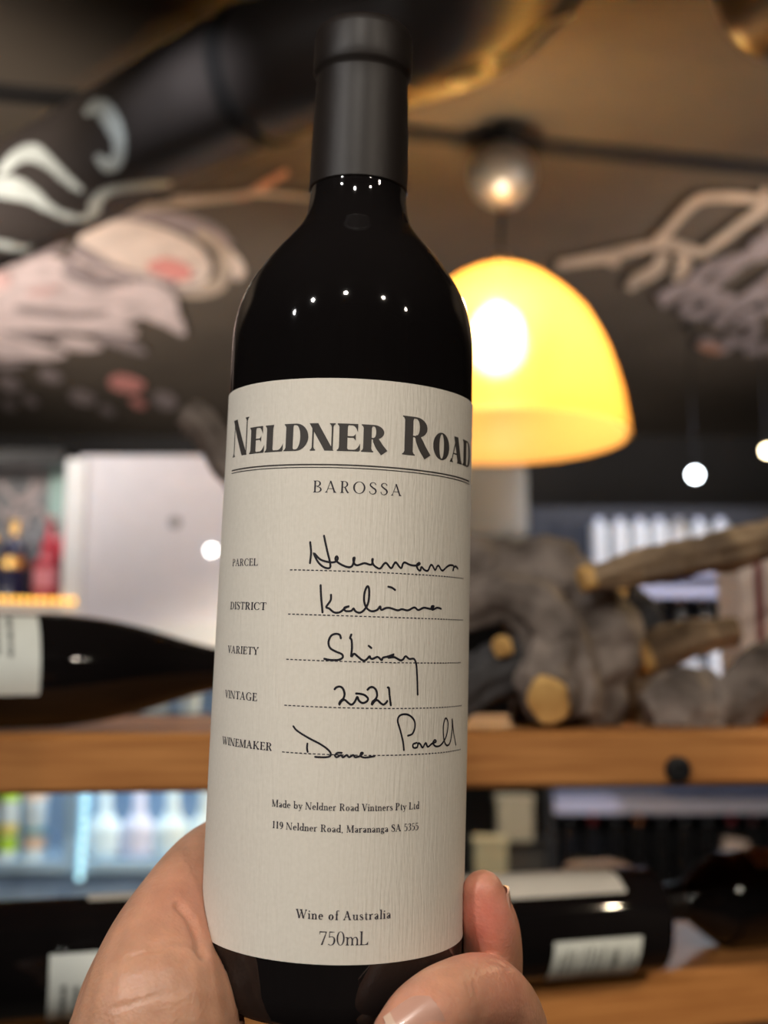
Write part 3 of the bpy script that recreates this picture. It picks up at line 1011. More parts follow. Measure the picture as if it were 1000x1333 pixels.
MT['nail'] = mat('finger_nail', (.50, .275, .205), .28, spec=.5, var=.06, vscale=60, coat=.15)
MT['nail_edge'] = mat('nail_free_edge', (.58, .40, .30), .35, var=.05)


def nail(center, normal, along, length, width, curv, label):
    """curved nail plate: along points to the finger tip"""
    n_ = Vector(normal).normalized()
    a_ = (Vector(along) - n_ * Vector(along).dot(n_)).normalized()
    b_ = n_.cross(a_)
    mb = MB()
    nu, nv = 14, 12
    top, bot = [], []
    for j in range(nv + 1):
        v = j / nv
        for i in range(nu + 1):
            u = 2 * i / nu - 1
            # rounded cuticle end, gently curved free edge
            half = width / 2 * (1 - .42 * (1 - min(1, v / .45)) ** 2.2)
            l0 = (v - .5) * length + (.10 * length * (1 - u * u) * (v - .25))
            x = u * half
            h = -x * x / (2 * curv) - (l0 * l0) * 12 * .5
            p = Vector(center) + a_ * l0 + b_ * x + n_ * h
            top.append(p)
            bot.append(p - n_ * .0007)
    w = nu + 1
    for j in range(nv):
        for i in range(nu):
            pass
    N = len(top)
    fs, ms = [], []
    mb.add(top + bot, [])
    for j in range(nv):
        for i in range(nu):
            mb.f.append((j * w + i, j * w + i + 1, (j + 1) * w + i + 1, (j + 1) * w + i))
            mb.m.append(1 if j >= nv - 2 else 0)
            mb.f.append((N + j * w + i, N + (j + 1) * w + i, N + (j + 1) * w + i + 1, N + j * w + i + 1))
            mb.m.append(0)
    rim = [i for i in range(w)] + [j * w + nu for j in range(1, nv + 1)] + [nv * w + i for i in range(nu - 1, -1, -1)] + [j * w for j in range(nv - 1, 0, -1)]
    for k in range(len(rim)):
        a, b = rim[k], rim[(k + 1) % len(rim)]
        mb.f.append((a, b, N + b, N + a))
        mb.m.append(0)
    o = mb.build('nail', [MT['nail'], MT['nail_edge']], hand_o)
    o['label'] = label
    return o


def camdir(x, y, z):
    return RT * x + UP * y + FWD * z


nail(D(545, 1333, .2902), camdir(.18, .42, -1.0), camdir(-.95, -.62, -.12), .0125, .0122, .0072, 'finger nail with pale free edge')
nail(D(664, 1180, .3425), camdir(.95, .06, .30), camdir(-.25, 1, .02), .0105, .0105, .0065, 'finger nail seen edge-on')
# ------------------------------------------------------------------ wooden bottle rack
def flat(a, z):
    return Vector((a.x, a.y, z))


UZ = 1.469                        # top of the upper board
LZ = 1.284                        # top of the lower board
uA, uB = flat(W(-330, 953, .700), UZ), flat(W(1230, 962, .815), UZ)
lA, lB = onz(60, 1335, LZ), onz(1000, 1254, LZ)
lA, lB = lA - (lB - lA) * .9, lB + (lB - lA) * .9
uA, uB = uA - (uB - uA) * .35, uB + (uB - uA) * .35


def board(a, b, z, th, depth):
    d = (b - a).normalized()
    back = Vector((-d.y, d.x, 0))
    M = Matrix((d, back, Vector((0, 0, 1)))).transposed().to_4x4()
    M.translation = Vector((a.x, a.y, z - th))
    L = (b - a).length
    mb = MB()
    r = .003
    sec = [(r, 0), (depth - r, 0), (depth, r), (depth, th - r), (depth - r, th), (r, th), (0, th - r), (0, r)]
    vs = [(x, y, zz) for x in (0, L) for y, zz in sec]
    n = len(sec)
    mb.add(vs, [(k, (k + 1) % n, n + (k + 1) % n, n + k) for k in range(n)] + [tuple(range(n))[::-1], tuple(n + k for k in range(n))])
    return mb, M, d, back, L


rackp = flat((uA + uB) / 2, 0)
rack = thing('bottle_rack', 'warm pine bottle rack with two shelf boards running behind the hand', 'wine rack', rackp)


def under(o, M, parent):
    o.parent = parent
    o.matrix_basis = M
    o.matrix_parent_inverse = parent.matrix_world.inverted()
    return o


UDEP, LDEP = .42, .34
mb, M, ud, ub, uL = board(uA, uB, UZ, .036, UDEP)
under(mb.build('shelf_board', MT['wood'], smooth=False), M, rack)
mb, M, ldir, lb, lL = board(lA, lB, LZ, .045, LDEP)
under(mb.build('shelf_board', MT['wood'], smooth=False), M, rack)
# side panels to the floor, outside the frame
for x in (0, 1):
    p = (uA + ud * .001) if x == 0 else (uB - ud * .001)
    d = -ud if x == 0 else ud
    q0, q1 = p - ub * .12, p + ub * .36
    q2, q3 = q1 + d * .03, q0 + d * .03
    mb = MB()
    vs = [flat(q, 0) for q in (q0, q1, q2, q3)] + [flat(q, 1.62) for q in (q0, q1, q2, q3)]
    mb.add([v - rackp for v in vs], [(0, 3, 2, 1), (4, 5, 6, 7), (0, 1, 5, 4), (1, 2, 6, 5), (2, 3, 7, 6), (3, 0, 4, 7)])
    o = mb.build('side_panel', MT['wood'], rack, smooth=False)
# black bolt cap on the front of the upper board
q = W(890, 1003, .775)
s_ = (Vector((q.x, q.y, 0)) - Vector((uA.x, uA.y, 0))).dot(ud)
bp_ = uA + ud * s_
bp_.z = q.z
BMx = frame(bp_ - ub * .0005, -ub, (0, 0, 1))
o = MB().lathe([(.0088, 0), (.0088, .003), (.0078, .0045), (.0045, .005), (.004, .0035), (0, .0035)], 24, cap=False).build('bolt', MT['black_metal'])
under(o, BMx, rack)['label'] = 'black round bolt cap'

# ------------------------------------------------------------------ lying bottles
BORD = [(0, .004), (.022, .003), (.034, 0), (.0375, .003), (.0384, .008), (.0384, .19), (.0375, .2), (.033, .213), (.024, .226), (.017, .236), (.0148, .246), (.0142, .262), (.0140, .285), (.0152, .286), (.0155, .292), (.0148, .299), (.012, .3), (0, .3)]
BURG = [(0, .004), (.022, .003), (.034, 0), (.0378, .003), (.0388, .008), (.0388, .108), (.0382, .125), (.0355, .148), (.0305, .172), (.0235, .197), (.0168, .222), (.0132, .245), (.0128, .27), (.0128, .285), (.0150, .286), (.0153, .292), (.0145, .299), (.012, .3), (0, .3)]


def prof_r(prof, z):
    for (r0, z0), (r1, z1) in zip(prof[3:], prof[4:]):
        if z0 <= z <= z1 and z1 > z0:
            return r0 + (r1 - r0) * (z - z0) / (z1 - z0)
    return prof[-2][0]


def label_patch(prof, z0, z1, a0, a1, mats, prints=(), lift=.0004):
    """wrapped paper; prints are bars (z from-to, angle from-to as 0..1) in the second material"""
    mb = MB()

    def patch(zz0, zz1, aa0, aa1, lf, mi, rim):
        nu = max(3, int(abs(aa1 - aa0) / .09))
        nz_ = 4
        vs = []
        for j in range(nz_ + 1):
            z = zz0 + (zz1 - zz0) * j / nz_
            for i in range(nu + 1):
                a = aa0 + (aa1 - aa0) * i / nu
                r = prof_r(prof, z) + lf
                vs.append((r * math.sin(a), -r * math.cos(a), z))
        mb.add(vs, [(j * (nu + 1) + i, j * (nu + 1) + i + 1, (j + 1) * (nu + 1) + i + 1, (j + 1) * (nu + 1) + i) for j in range(nz_) for i in range(nu)], mi)
    patch(z0, z1, a0, a1, lift, 0, True)
    for pz0, pz1, pa0, pa1 in prints:
        patch(z0 + (z1 - z0) * pz0, z0 + (z1 - z0) * pz1, a0 + (a1 - a0) * pa0, a0 + (a1 - a0) * pa1, lift + .0004, 1, False)
    return mb


def lying(label, prof, base, axis, labels, group=None, name='wine_bottle', glass='black_glass', capm='capsule'):
    M = frame(base, axis, CAM - Vector(base))
    t = thing(name, label, 'wine bottle', M, group)
    pr = prof[:3] + smooth_profile(prof[3:-3], 3) + prof[-3:]
    MB().lathe(pr, 56, cap=False).build('glass', MT[glass], t)
    c = [(r + .0005, z) for r, z in prof if z > .244 and r > 0]
    c = [(prof_r(prof, .243) + .0005, .243)] + c + [(0, .3006)]
    MB().lathe(c, 32, cap=False).build('capsule', MT[capm], t)
    for nm, lbl, z0, z1, a0, a1, mats, prints in labels:
        o = label_patch(prof, z0, z1, R_(a0), R_(a1), mats, prints).build(nm, [MT[m] for m in mats], t)
        if lbl:
            o['label'] = lbl
    return t


def textrows(n, z0=.12, z1=.9, a0=.28, a1=.95, seed=1, solid=.55):
    """rows of small illegible print running round the bottle"""
    rnd = random.Random(seed)
    out = []
    for k in range(n):
        z = z0 + (z1 - z0) * k / n
        h = (z1 - z0) / n * .42
        a = a0 + rnd.random() * .08
        end = a1 - rnd.random() * .25
        while a < end:
            w = .02 + rnd.random() * .08
            out.append((z, z + h, a, min(a + w, end)))
            a += w + .018
    return out


# upper left bottle, neck to the right
base = flat(W(-170, 875, .748), UZ + .0392)
axis = (ud * math.cos(R_(16)) + ub * math.sin(R_(16)) + Vector((0, 0, .012))).normalized()
lying('black wine bottle lying on the upper shelf left of the held bottle, neck right', BURG, base, axis,
      [('label', 'white paper label with small grey print', .012, .101, -66, 24, ('label_white', 'print_grey'), textrows(9, .05, .86, .04, .78, 5))])
# lower left bottle, neck to the left
base = flat(onz(308, 1313, LZ) + lb * .006, LZ + .0388)
lying('black wine bottle on the lower shelf board at bottom left, behind the thumb', BORD, base, -ldir,
      [('front_label', 'cream front label seen from its edge', .010, .100, 62, 170, ('label_cream', 'print_grey'), ()),
       ('back_label', 'pale green white back label with grey print', .030, .124, -74, 4, ('label_white', 'print_grey'), textrows(11, .05, .97, .06, .66, 3))])
# lower right bottle, base to the right
base = flat(onz(838, 1268, LZ) + lb * .004, LZ + .0388)
codes = []
rnd = random.Random(4)
for k in range(13):
    a = .16 + k * .05
    codes.append((.235, .345, a, a + .012 + rnd.random() * .022))
lying('black wine bottle with two pale labels on the lower shelf right of the fingertips', BORD, base, -ldir,
      [('front_label', 'plain cream front label', .026, .150, 30, 150, ('label_cream', 'print_grey'), ()),
       ('back_label', 'white back label with barcode and grey print', .020, .090, -70, -17, ('label_white', 'print_grey'), codes + textrows(2, .05, .18, .2, .85, 8) + textrows(4, .42, .70, .1, .95, 9) + textrows(3, .74, .97, .2, .9, 10))])
# far right bottle, neck to the left
base = flat(onz(1272, 1232, LZ) + lb * .062, LZ + .0388)
lying('black wine bottle at the lower right edge, neck pointing left at another bottle', BORD, base, -ldir,
      [('front_label', 'cream label along the top', .05, .184, 36, 160, ('label_cream', 'print_grey'), ())])

# ------------------------------------------------------------------ driftwood on the upper board
def wood_piece(mb, pts, rough=.30, seed=0, seg=64, sub=14, ends=(1, 1), mi=0, fsc=24):
    P = [W(x, y, Y) for x, y, Y, r in pts]
    Rr = [r for *_, r in pts]
    i0 = len(mb.v)
    mb.tube(P, Rr, seg, mi, rough=rough, fscale=fsc, seed=seed, sub=sub)
    # the underside sits flat on the board
    for i in range(i0, len(mb.v)):
        x, y, z = mb.v[i]
        mb.v[i] = (x, y, max(z, UZ + .0004))
    return P


def sawn_end(parent, p, d, r, name='sawn_end'):
    d = d.normalized()
    M = frame(p, d, (0, 0, 1) if abs(d.z) < .9 else (1, 0, 0))
    mb = MB()
    seg = 20
    vs = []
    for z, k in ((-.004, 1.02), (.0025, .99), (.0045, .9)):
        for i in range(seg):
            a = 2 * PI * i / seg
            rr = r * k * (1 + .1 * math.sin(2 * a + 1) + .06 * math.sin(5 * a))
            vs.append((rr * math.sin(a), -rr * math.cos(a), z))
    vs.append((0, 0, .0048))
    fs = [(j * seg + i, j * seg + (i + 1) % seg, (j + 1) * seg + (i + 1) % seg, (j + 1) * seg + i) for j in range(2) for i in range(seg)]
    fs += [(2 * seg + i, 2 * seg + (i + 1) % seg, 3 * seg) for i in range(seg)]
    mb.add(vs, fs)
    o = mb.build(name, MT['sawn'])
    under(o, M, parent)
    o['label'] = 'golden sawn end'
    return o


def driftwood(label, pieces, ends, group=None):
    p0 = W(*pieces[0][0][0][:3])
    t = thing('driftwood', label, 'driftwood', flat(p0, UZ), group)
    for nm, plist, m in [(p[1], p[0], p[2]) for p in pieces]:
        mb = MB()
        wood_piece(mb, plist, seed=hash(nm + str(len(plist))) % 9 if False else len(plist) + int(plist[0][0]) % 7)
        o = mb.build(nm, MT[m], None)
        under(o, Matrix.Identity(4), t)
    for a, b, r in ends:
        pa, pb_ = W(*a), W(*b)
        sawn_end(t, pa, pa - pb_, r)
    return t


driftwood('large gnarled grey driftwood stump on the upper shelf board right of the held bottle',
          [([(560, 762, .90, .022), (625, 752, .90, .032), (690, 768, .90, .040), (733, 812, .90, .045), (748, 862, .89, .043), (748, 912, .885, .036), (742, 948, .88, .03)], 'trunk', 'driftwood'),
           ([(590, 800, .86, .014), (660, 778, .855, .021), (710, 812, .85, .025), (735, 870, .85, .025), (740, 930, .85, .020)], 'root', 'driftwood'),
           ([(722, 850, .85, .022), (716, 900, .835, .023), (713, 922, .825, .018)], 'root', 'driftwood'),
           ([(545, 945, .84, .020), (620, 886, .85, .022), (690, 850, .87, .020), (720, 840, .90, .018)], 'branch', 'dark_drift'),
           ([(686, 870, .93, .015), (683, 910, .93, .014), (688, 945, .93, .016)], 'root', 'driftwood'),
           ([(243, 536, .98, .0135), (268, 560, .98, .0165), (300, 606, .98, .018), (380, 680, .96, .020), (480, 745, .93, .022), (600, 765, .91, .022)], 'branch', 'driftwood')],
          [((714, 912, .808), (718, 886, .84), .0155), ((654, 842, .832), (690, 835, .85), .007)])
driftwood('grey driftwood pole and crooked branch with golden sawn tips, above the low lump at right',
          [([(768, 752, .832, .0085), (800, 746, .836, .0105), (850, 735, .848, .0135), (930, 716, .87, .0150), (1010, 696, .90, .016), (1160, 655, .95, .017)], 'branch', 'pole_wood'),
           ([(800, 760, 1.05, .016), (815, 800, 1.05, .020), (820, 850, 1.04, .022), (815, 910, 1.03, .024), (810, 955, 1.03, .024)], 'stem', 'dark_drift'),
           ([(1160, 655, .95, .018), (1170, 800, .96, .02), (1170, 962, .96, .022)], 'stem', 'driftwood'),
           ([(836, 853, .95, .0155), (870, 838, .955, .0165), (910, 827, .96, .0155), (955, 822, .97, .013)], 'branch', 'pole_wood'),
           ([(846, 858, .96, .014), (832, 885, .96, .014), (842, 910, .96, .016), (850, 950, .96, .02)], 'stem', 'pole_wood'),
           ([(812, 778, 1.01, .012), (842, 800, 1.02, .012), (860, 850, 1.0, .012)], 'branch', 'dark_drift')],
          [((764, 753.5, .831), (800, 746, .836), .0088), ((832, 855, .947), (862, 842, .955), .0150), ((800, 768, 1.0), (820, 782, 1.012), .0125)])
driftwood('low rounded grey driftwood lump on the upper shelf board near the right edge',
          [([(842, 930, .88, .018), (875, 918, .88, .026), (905, 925, .88, .027), (935, 930, .88, .021)], 'trunk', 'driftwood'),
           ([(890, 890, .90, .014), (905, 905, .90, .022), (925, 940, .89, .022)], 'root', 'driftwood'),
           ([(915, 945, .88, .017), (945, 925, .88, .023), (975, 895, .88, .022), (1010, 866, .89, .018), (1050, 850, .90, .016)], 'branch', 'driftwood')], [])

# ------------------------------------------------------------------ things behind the driftwood at the right edge
MT['amber'] = mat('amber_glass', (.55, .13, .012), .08, var=.3, vscale=20, trans=.35)
MT['gold'] = mat('gold_foil', (.80, .50, .16), .22, metal=.8, var=.1)
MT['pale_card'] = mat('pale_card', (.64, .54, .47), .6, var=.06)
MT['red_card'] = mat('dark_red_card', (.16, .018, .022), .5, var=.1)


def standing(name, label, cat, p, H, R, mat_glass, bands=(), capm=None, neck=True, group=None, seg=24, caph=.12):
    """small upright bottle: p is its base"""
    t = thing(name, label, cat, Vector(p), group)
    if neck:
        prof = [(0, .004), (R * .9, 0), (R, H * .015), (R, H * .60), (R * .93, H * .66), (R * .6, H * .735), (R * .38, H * .79), (R * .36, H * .97), (R * .40, H * .975), (R * .40, H), (0, H)]
    else:
        prof = [(0, .003), (R * .93, 0), (R, H * .02), (R, H * .80), (R * .9, H * .86), (R * .45, H * .90), (R * .45, H), (0, H)]
    pr = [prof[0]] + smooth_profile(prof[1:-1], 3) + [prof[-1]]
    MB().lathe(pr, seg, cap=False).build('glass', MT[mat_glass], t)

    def rr(z):
        for (r0, z0), (r1, z1) in zip(pr, pr[1:]):
            if z0 <= z <= z1 and z1 > z0:
                return r0 + (r1 - r0) * (z - z0) / (z1 - z0)
        return R
    for z0, z1, m in bands:
        MB().lathe([(rr(z0 * H) - .001, z0 * H), (rr(z0 * H) + .0008, z0 * H), (rr((z0 + z1) / 2 * H) + .0008, (z0 + z1) / 2 * H), (rr(z1 * H) + .0008, z1 * H), (rr(z1 * H) - .001, z1 * H)], seg, cap=False).build('label', MT[m], t)
    if capm:
        r = rr(H * .9)
        MB().lathe([(r + .001, H * (1 - caph)), (r + .0014, H * (1 - caph)), (r + .0014, H * .985), (r * .9, H * 1.004), (0, H * 1.004)], seg, cap=False).build('cap', MT[capm], t)
    return t


pp = W(1012, 965, .93)
standing('jar', 'small amber glass jar with gold lid cut off by the right edge', 'jar', flat(pp, UZ), .052, .022, 'amber', capm='gold', caph=.2, neck=False)
# pale box with dark red stripe
bx0 = W(968, 880, 1.05)
t = thing('gift_box', 'tall pale box with a dark red stripe standing at the right edge behind the driftwood', 'box', flat(bx0, UZ))
t_x = 1.05 / 1500 * 1.0
mb = MB().box((0, 0, 0), (.014, .07, .165))
mb.build('panel', MT['pale_card'], t, smooth=False)
MB().box((.014, .001, 0), (.0215, .07, .165)).build('stripe', MT['red_card'], t, smooth=False)
MB().box((.0215, 0, 0), (.075, .07, .165)).build('panel', MT['pale_card'], t, smooth=False)

# ------------------------------------------------------------------ pendant lamp
LY = 1.95
ctr = W(655, 580, LY)
k = LY / F * 1.0
dome = [(166, 571), (165, 562), (162, 540), (159, 520), (152, 492), (143, 465), (131, 438), (117, 414), (101, 396), (85, 381), (66, 366), (46, 355), (24, 348), (6, 346)]
prof = []
for r, y in dome:
    zz = W(655, y, LY).z - ctr.z
    prof.append((r * k * 1.005, zz))
lamp = thing('pendant_lamp', 'glowing amber dome pendant lamp hanging right of the bottle', 'lamp', ctr)
lamp.rotation_euler = (R_(-1.2), 0, 0)
shade_m = bpy.data.materials.new('amber_shade')
shade_m.use_nodes = True
nt = shade_m.node_tree
for n_ in list(nt.nodes):
    nt.nodes.remove(n_)
out = nt.nodes.new('ShaderNodeOutputMaterial')
tr = nt.nodes.new('ShaderNodeBsdfTranslucent')
rf = nt.nodes.new('ShaderNodeBsdfRefraction')
rf.inputs['Roughness'].default_value = .66
rf.inputs['IOR'].default_value = 1.06
rf.inputs[0].default_value = (1, .90, .58, 1)
m3 = nt.nodes.new('ShaderNodeMixShader')
m3.inputs[0].default_value = .72
df = nt.nodes.new('ShaderNodeBsdfDiffuse')
gl = nt.nodes.new('ShaderNodeBsdfGlossy')
em = nt.nodes.new('ShaderNodeEmission')
m1 = nt.nodes.new('ShaderNodeMixShader')
m2 = nt.nodes.new('ShaderNodeMixShader')
a1 = nt.nodes.new('ShaderNodeAddShader')
tc = nt.nodes.new('ShaderNodeTexCoord')
nz = nt.nodes.new('ShaderNodeTexWave')
nz.wave_type = 'RINGS'
nz.rings_direction = 'Z'
nz.inputs['Scale'].default_value = 3
rp = nt.nodes.new('ShaderNodeValToRGB')
rp.color_ramp.elements[0].color = (.80, .43, .13, 1)
rp.color_ramp.elements[1].color = (.84, .47, .15, 1)
nt.links.new(tc.outputs['Object'], nz.inputs['Vector'])
nt.links.new(nz.outputs[0], rp.inputs[0])
nt.links.new(rp.outputs[0], tr.inputs[0])
nt.links.new(rp.outputs[0], df.inputs[0])
gl.inputs['Roughness'].default_value = .25
em.inputs[0].default_value = (1, .52, .11, 1)
em.inputs[1].default_value = .16
m1.inputs[0].default_value = .16
nt.links.new(tr.outputs[0], m3.inputs[1])
nt.links.new(rf.outputs[0], m3.inputs[2])
nt.links.new(m3.outputs[0], m1.inputs[1])
nt.links.new(df.outputs[0], m1.inputs[2])
m2.inputs[0].default_value = .04
nt.links.new(m1.outputs[0], m2.inputs[1])
nt.links.new(gl.outputs[0], m2.inputs[2])
nt.links.new(m2.outputs[0], a1.inputs[0])
nt.links.new(em.outputs[0], a1.inputs[1])
nt.links.new(a1.outputs[0], out.inputs[0])
inner = [(max(.002, r - .006), z - .004) for r, z in prof][::-1]
inner[-1] = (prof[0][0] - .006, prof[0][1])
MB().lathe(prof + inner, 72, cap=False).build('lamp_shade', shade_m, lamp)
topz = prof[-1][1]
ball = W(655, 225, LY) - ctr
MB().tube([(0, 0, topz - .03), (ball.x, 0, ball.z)], [.0035, .0035], 10).build('cord', MT['black_metal'], lamp)
MB().lathe([(0, -.012), (.018, -.01), (.022, .0), (.02, .012), (.008, .03), (0, .03)], 24, M=Matrix.Translation((0, 0, topz)), cap=False).build('fitting', MT['chrome'], lamp)
rb = 47 * LY / F
bs = [(rb * math.sin(a), -rb * math.cos(a)) for a in [PI * i / 20 for i in range(21)]]
MB().lathe(bs, 40, M=Matrix.Translation((ball.x, 0, ball.z)), cap=False).build('canopy', MT['chrome'], lamp)['label'] = 'round grey metal ball at the top of the cord'
MB().tube([(ball.x, 0, ball.z + rb * .9), (ball.x, 0, CEIL - ctr.z)], [.008, .008], 12).build('rod', MT['black_metal'], lamp)
bulb_p = Vector((-.01, -.02, topz * .55))
MT['bulb'] = emat('bulb_glass', (1, .88, .66), 60)
MB().lathe([(0, -.055), (.022, -.05), (.043, -.03), (.05, -.004), (.044, .022), (.028, .042), (.014, .056), (.012, .07), (0, .07)], 24, M=Matrix.Translation(bulb_p), cap=False).build('bulb', MT['bulb'], lamp)
MB().tube([tuple(bulb_p + Vector((0, 0, .055))), (0, 0, topz - .01)], [.011, .008], 12).build('lamp_holder', MT['black_metal'], lamp)
add_light('POINT', 'pendant_light', ctr + bulb_p + Vector((-.01, -.115, 0)), 48, (1, .86, .62), size=.06)

# ------------------------------------------------------------------ ceiling duct with painted swirls
DH = 1.5 + .86
rad = .098
dp = [(-420, 470), (-200, 370), (0, 272), (130, 205), (255, 138), (330, 102), (420, 70), (520, 40), (600, 10), (655, -40), (690, -100), (715, -190), (730, -300)]
dpts = [onz(x, y, DH) for x, y in dp]
duct = thing('ceiling_duct', 'black round ceiling duct bending across the top, painted with pale swirls', 'duct', dpts[3])


def axis_pts(i0, i1, sub=10):
    P, _ = spline(dpts, [1] * len(dpts), sub)
    return P[i0 * sub:i1 * sub + 1]


def tube_world(name, P, r, seg, m, parent):
    o = MB().tube(P, r, seg).build(name, m)
    under(o, Matrix.Identity(4), parent)
    return o


P1 = axis_pts(0, 5)
P2 = axis_pts(5, 12)
tube_world('pipe', P1, [rad] * len(P1), 56, MT['duct'], duct)
tube_world('elbow', P2, [rad * .985] * len(P2), 56, MT['duct'], duct)
Pc = axis_pts(5, 6)[:3]
tube_world('collar', Pc, [rad * 1.035] * len(Pc), 56, MT['seam'], duct)
# hangers to the ceiling
for i in (1, 4, 8):
    q = dpts[i]
    tube_world('hanger', [q + Vector((0, 0, rad * .9)), flat(q, CEIL)], [.006, .006], 8, MT['black_metal'], duct)

full = axis_pts(0, 12, 14)


def on_duct(x, y, lift=.0012):
    """line of sight -> first point on the duct's skin"""
    d = ray(x, y).normalized()
    best = None
    t = .9
    prev = None
    while t < 3.2:
        p = CAM + d * t
        m = min(range(len(full)), key=lambda i: (full[i] - p).length_squared)
        a, b = full[max(m - 1, 0)], full[min(m + 1, len(full) - 1)]
        ab = (b - a)
        c = a + ab * max(0, min(1, (p - a).dot(ab) / ab.length_squared))
        dist = (p - c).length
        if best is None or dist < best[0]:
            best = (dist, p, c)
        if dist < rad:
            n_ = (p - c).normalized()
            return c + n_ * (rad + lift), n_
        t += .006
    _, p, c = best
    n_ = (p - c).normalized()
    return c + n_ * (rad + lift), n_


def strip_mesh(mb, rows, mi=0):
    n = len(rows)
    m = len(rows[0])
    vs = [p for r in rows for p in r]
    mb.add(vs, [(i * m + j, i * m + j + 1, (i + 1) * m + j + 1, (i + 1) * m + j) for i in range(n - 1) for j in range(m - 1)], mi)


def swirl(pts, mkey, lbl=None, onfn=None, parent=None, name='painted_swirl', sub=7):
    """pts: (x, y, full width) in the photo, laid on a surface"""
    P = [Vector((x, y, 0)) for x, y, w in pts]
    P, Wd = spline(P, [w for *_, w in pts], sub)
    rows = []
    for i in range(len(P)):
        t = (P[min(i + 1, len(P) - 1)] - P[max(i - 1, 0)]).normalized()
        nn = Vector((-t.y, t.x, 0))
        rows.append([onfn(P[i].x + nn.x * Wd[i] * k, P[i].y + nn.y * Wd[i] * k) for k in (-.5, -.25, 0, .25, .5)])
    mb = MB()
    strip_mesh(mb, rows)
    o = mb.build(name, MT[mkey])
    under(o, Matrix.Identity(4), parent)
    if lbl:
        o['label'] = lbl
    return o


od = lambda x, y: on_duct(x, y)[0]
z4 = lambda L: [(x / 4.167, 100 + y / 4.167, w / 4.167) for x, y, w in L]
SW = 'chalk_white'
swirl(z4([(470, 205, 30), (540, 165, 85), (590, 205, 105), (640, 300, 85), (655, 385, 70), (635, 455, 75), (595, 475, 70), (560, 455, 60), (535, 420, 35)]), SW, 'pale hooked swirl', od, duct)
swirl(z4([(0, 535, 30), (40, 490, 55), (110, 430, 75), (190, 415, 95), (260, 455, 70), (330, 515, 55), (390, 570, 45), (450, 615, 20)]), SW, 'pale leaf shaped swirl', od, duct)
swirl(z4([(-90, 600, 70), (0, 600, 100), (90, 605, 120), (170, 635, 90), (250, 690, 60), (340, 740, 40), (440, 762, 35), (500, 740, 50)]), SW, 'pale leaf shaped swirl', od, duct)
swirl(z4([(515, 750, 60), (515, 690, 65), (560, 630, 55), (640, 600, 45), (760, 585, 45), (860, 575, 40), (930, 570, 15)]), SW, 'pale curl', od, duct)
swirl(z4([(-60, 890, 30), (20, 905, 40), (120, 925, 30), (170, 915, 10)]), SW, None, od, duct)
z6 = lambda L: [(540 + x / 2.15, y / 2.15, w / 2.15) for x, y, w in L]
swirl(z6([(95, 225, 12), (150, 212, 22), (195, 195, 16)]), SW, None, od, duct)
swirl(z6([(222, 180, 18), (270, 155, 26), (320, 110, 22), (375, 62, 14), (430, 42, 12), (480, 45, 12), (495, 60, 12)]), SW, 'pale curved stroke', od, duct)

# second dark duct end, top right corner
q = onz(1010, -20, 2.30)
d2 = thing('ceiling_duct', 'brown rounded duct edge in the top right corner', 'duct', q)
rA = .10
Pq = [onz(1010, -6, 2.36), onz(1090, -70, 2.36), onz(1180, -150, 2.36)]
mbq = MB().tube(Pq, [.088, .098, .098], 40, sub=6)
MT['brown_duct'] = mat('brown_duct', (.075, .055, .045), .3, var=.15, vscale=6)
o = mbq.build('pipe', MT['brown_duct'])
under(o, Matrix.Identity(4), d2)
mbq = MB()
ax_ = (Pq[0] - Pq[1]).normalized()
Mq = frame(Pq[0], ax_, (0, 0, 1))
o = MB().lathe([(.088, -.004), (.086, .012), (.074, .028), (.05, .038), (0, .042)], 40, cap=False).build('end_cap', MT['brown_duct'])
under(o, Mq, d2)
tube_world('hanger', [Pq[1] + Vector((0, 0, .08)), flat(Pq[1], CEIL)], [.006, .006], 8, MT['black_metal'], d2)

# ------------------------------------------------------------------ wall and ceiling paintings
oc = lambda lift: (lambda x, y: onz(x, y, CEIL - lift))
mur = thing('ceiling_painting', 'feathery pale pink and cream wing painted on the dark ceiling at left', 'painting', onz(140, 370, CEIL))
zA = lambda L: [(x / 3.125, 260 + y / 3.125, w / 3.125) for x, y, w in L]
LV = [.002]


def paint(pts, key, parent, conv, lbl=None):
    LV[0] += .00035
    return swirl(conv(pts), key, lbl, oc(LV[0]), parent, 'brush_stroke')


# outer oval feathers
paint([(330, 95, 30), (470, 65, 45), (620, 70, 45), (760, 105, 55), (880, 160, 50), (935, 230, 45), (960, 300, 60), (965, 325, 20)], 'chalk_grey', mur, zA)
paint([(640, 60, 25), (760, 80, 40), (870, 125, 45), (940, 185, 25)], 'chalk_grey', mur, zA)
paint([(900, 200, 40), (945, 245, 55), (975, 290, 45), (960, 325, 25)], 'chalk_cream', mur, zA)
paint([(800, 130, 40), (890, 190, 50), (915, 270, 55), (890, 345, 60), (800, 370, 60), (700, 372, 30)], 'chalk_tan', mur, zA)
paint([(300, 190, 90), (380, 250, 130), (520, 300, 130), (680, 330, 110), (820, 330, 60)], 'chalk_grey', mur, zA)
paint([(320, 150, 40), (420, 165, 130), (540, 190, 190), (660, 220, 190), (770, 245, 150), (840, 270, 60)], 'chalk_cream', mur, zA, 'cream oval')
paint([(345, 130, 25), (430, 100, 35), (560, 105, 35), (690, 145, 35), (800, 210, 40), (840, 270, 35), (815, 330, 30), (720, 345, 25)], 'chalk_cream', mur, zA)
paint([(600, 275, 30), (660, 275, 75), (720, 290, 85), (780, 305, 40)], 'chalk_red', mur, zA, 'coral patch')
paint([(300, 240, 18), (420, 285, 18), (560, 310, 16), (700, 330, 14)], 'chalk_pink', mur, zA)
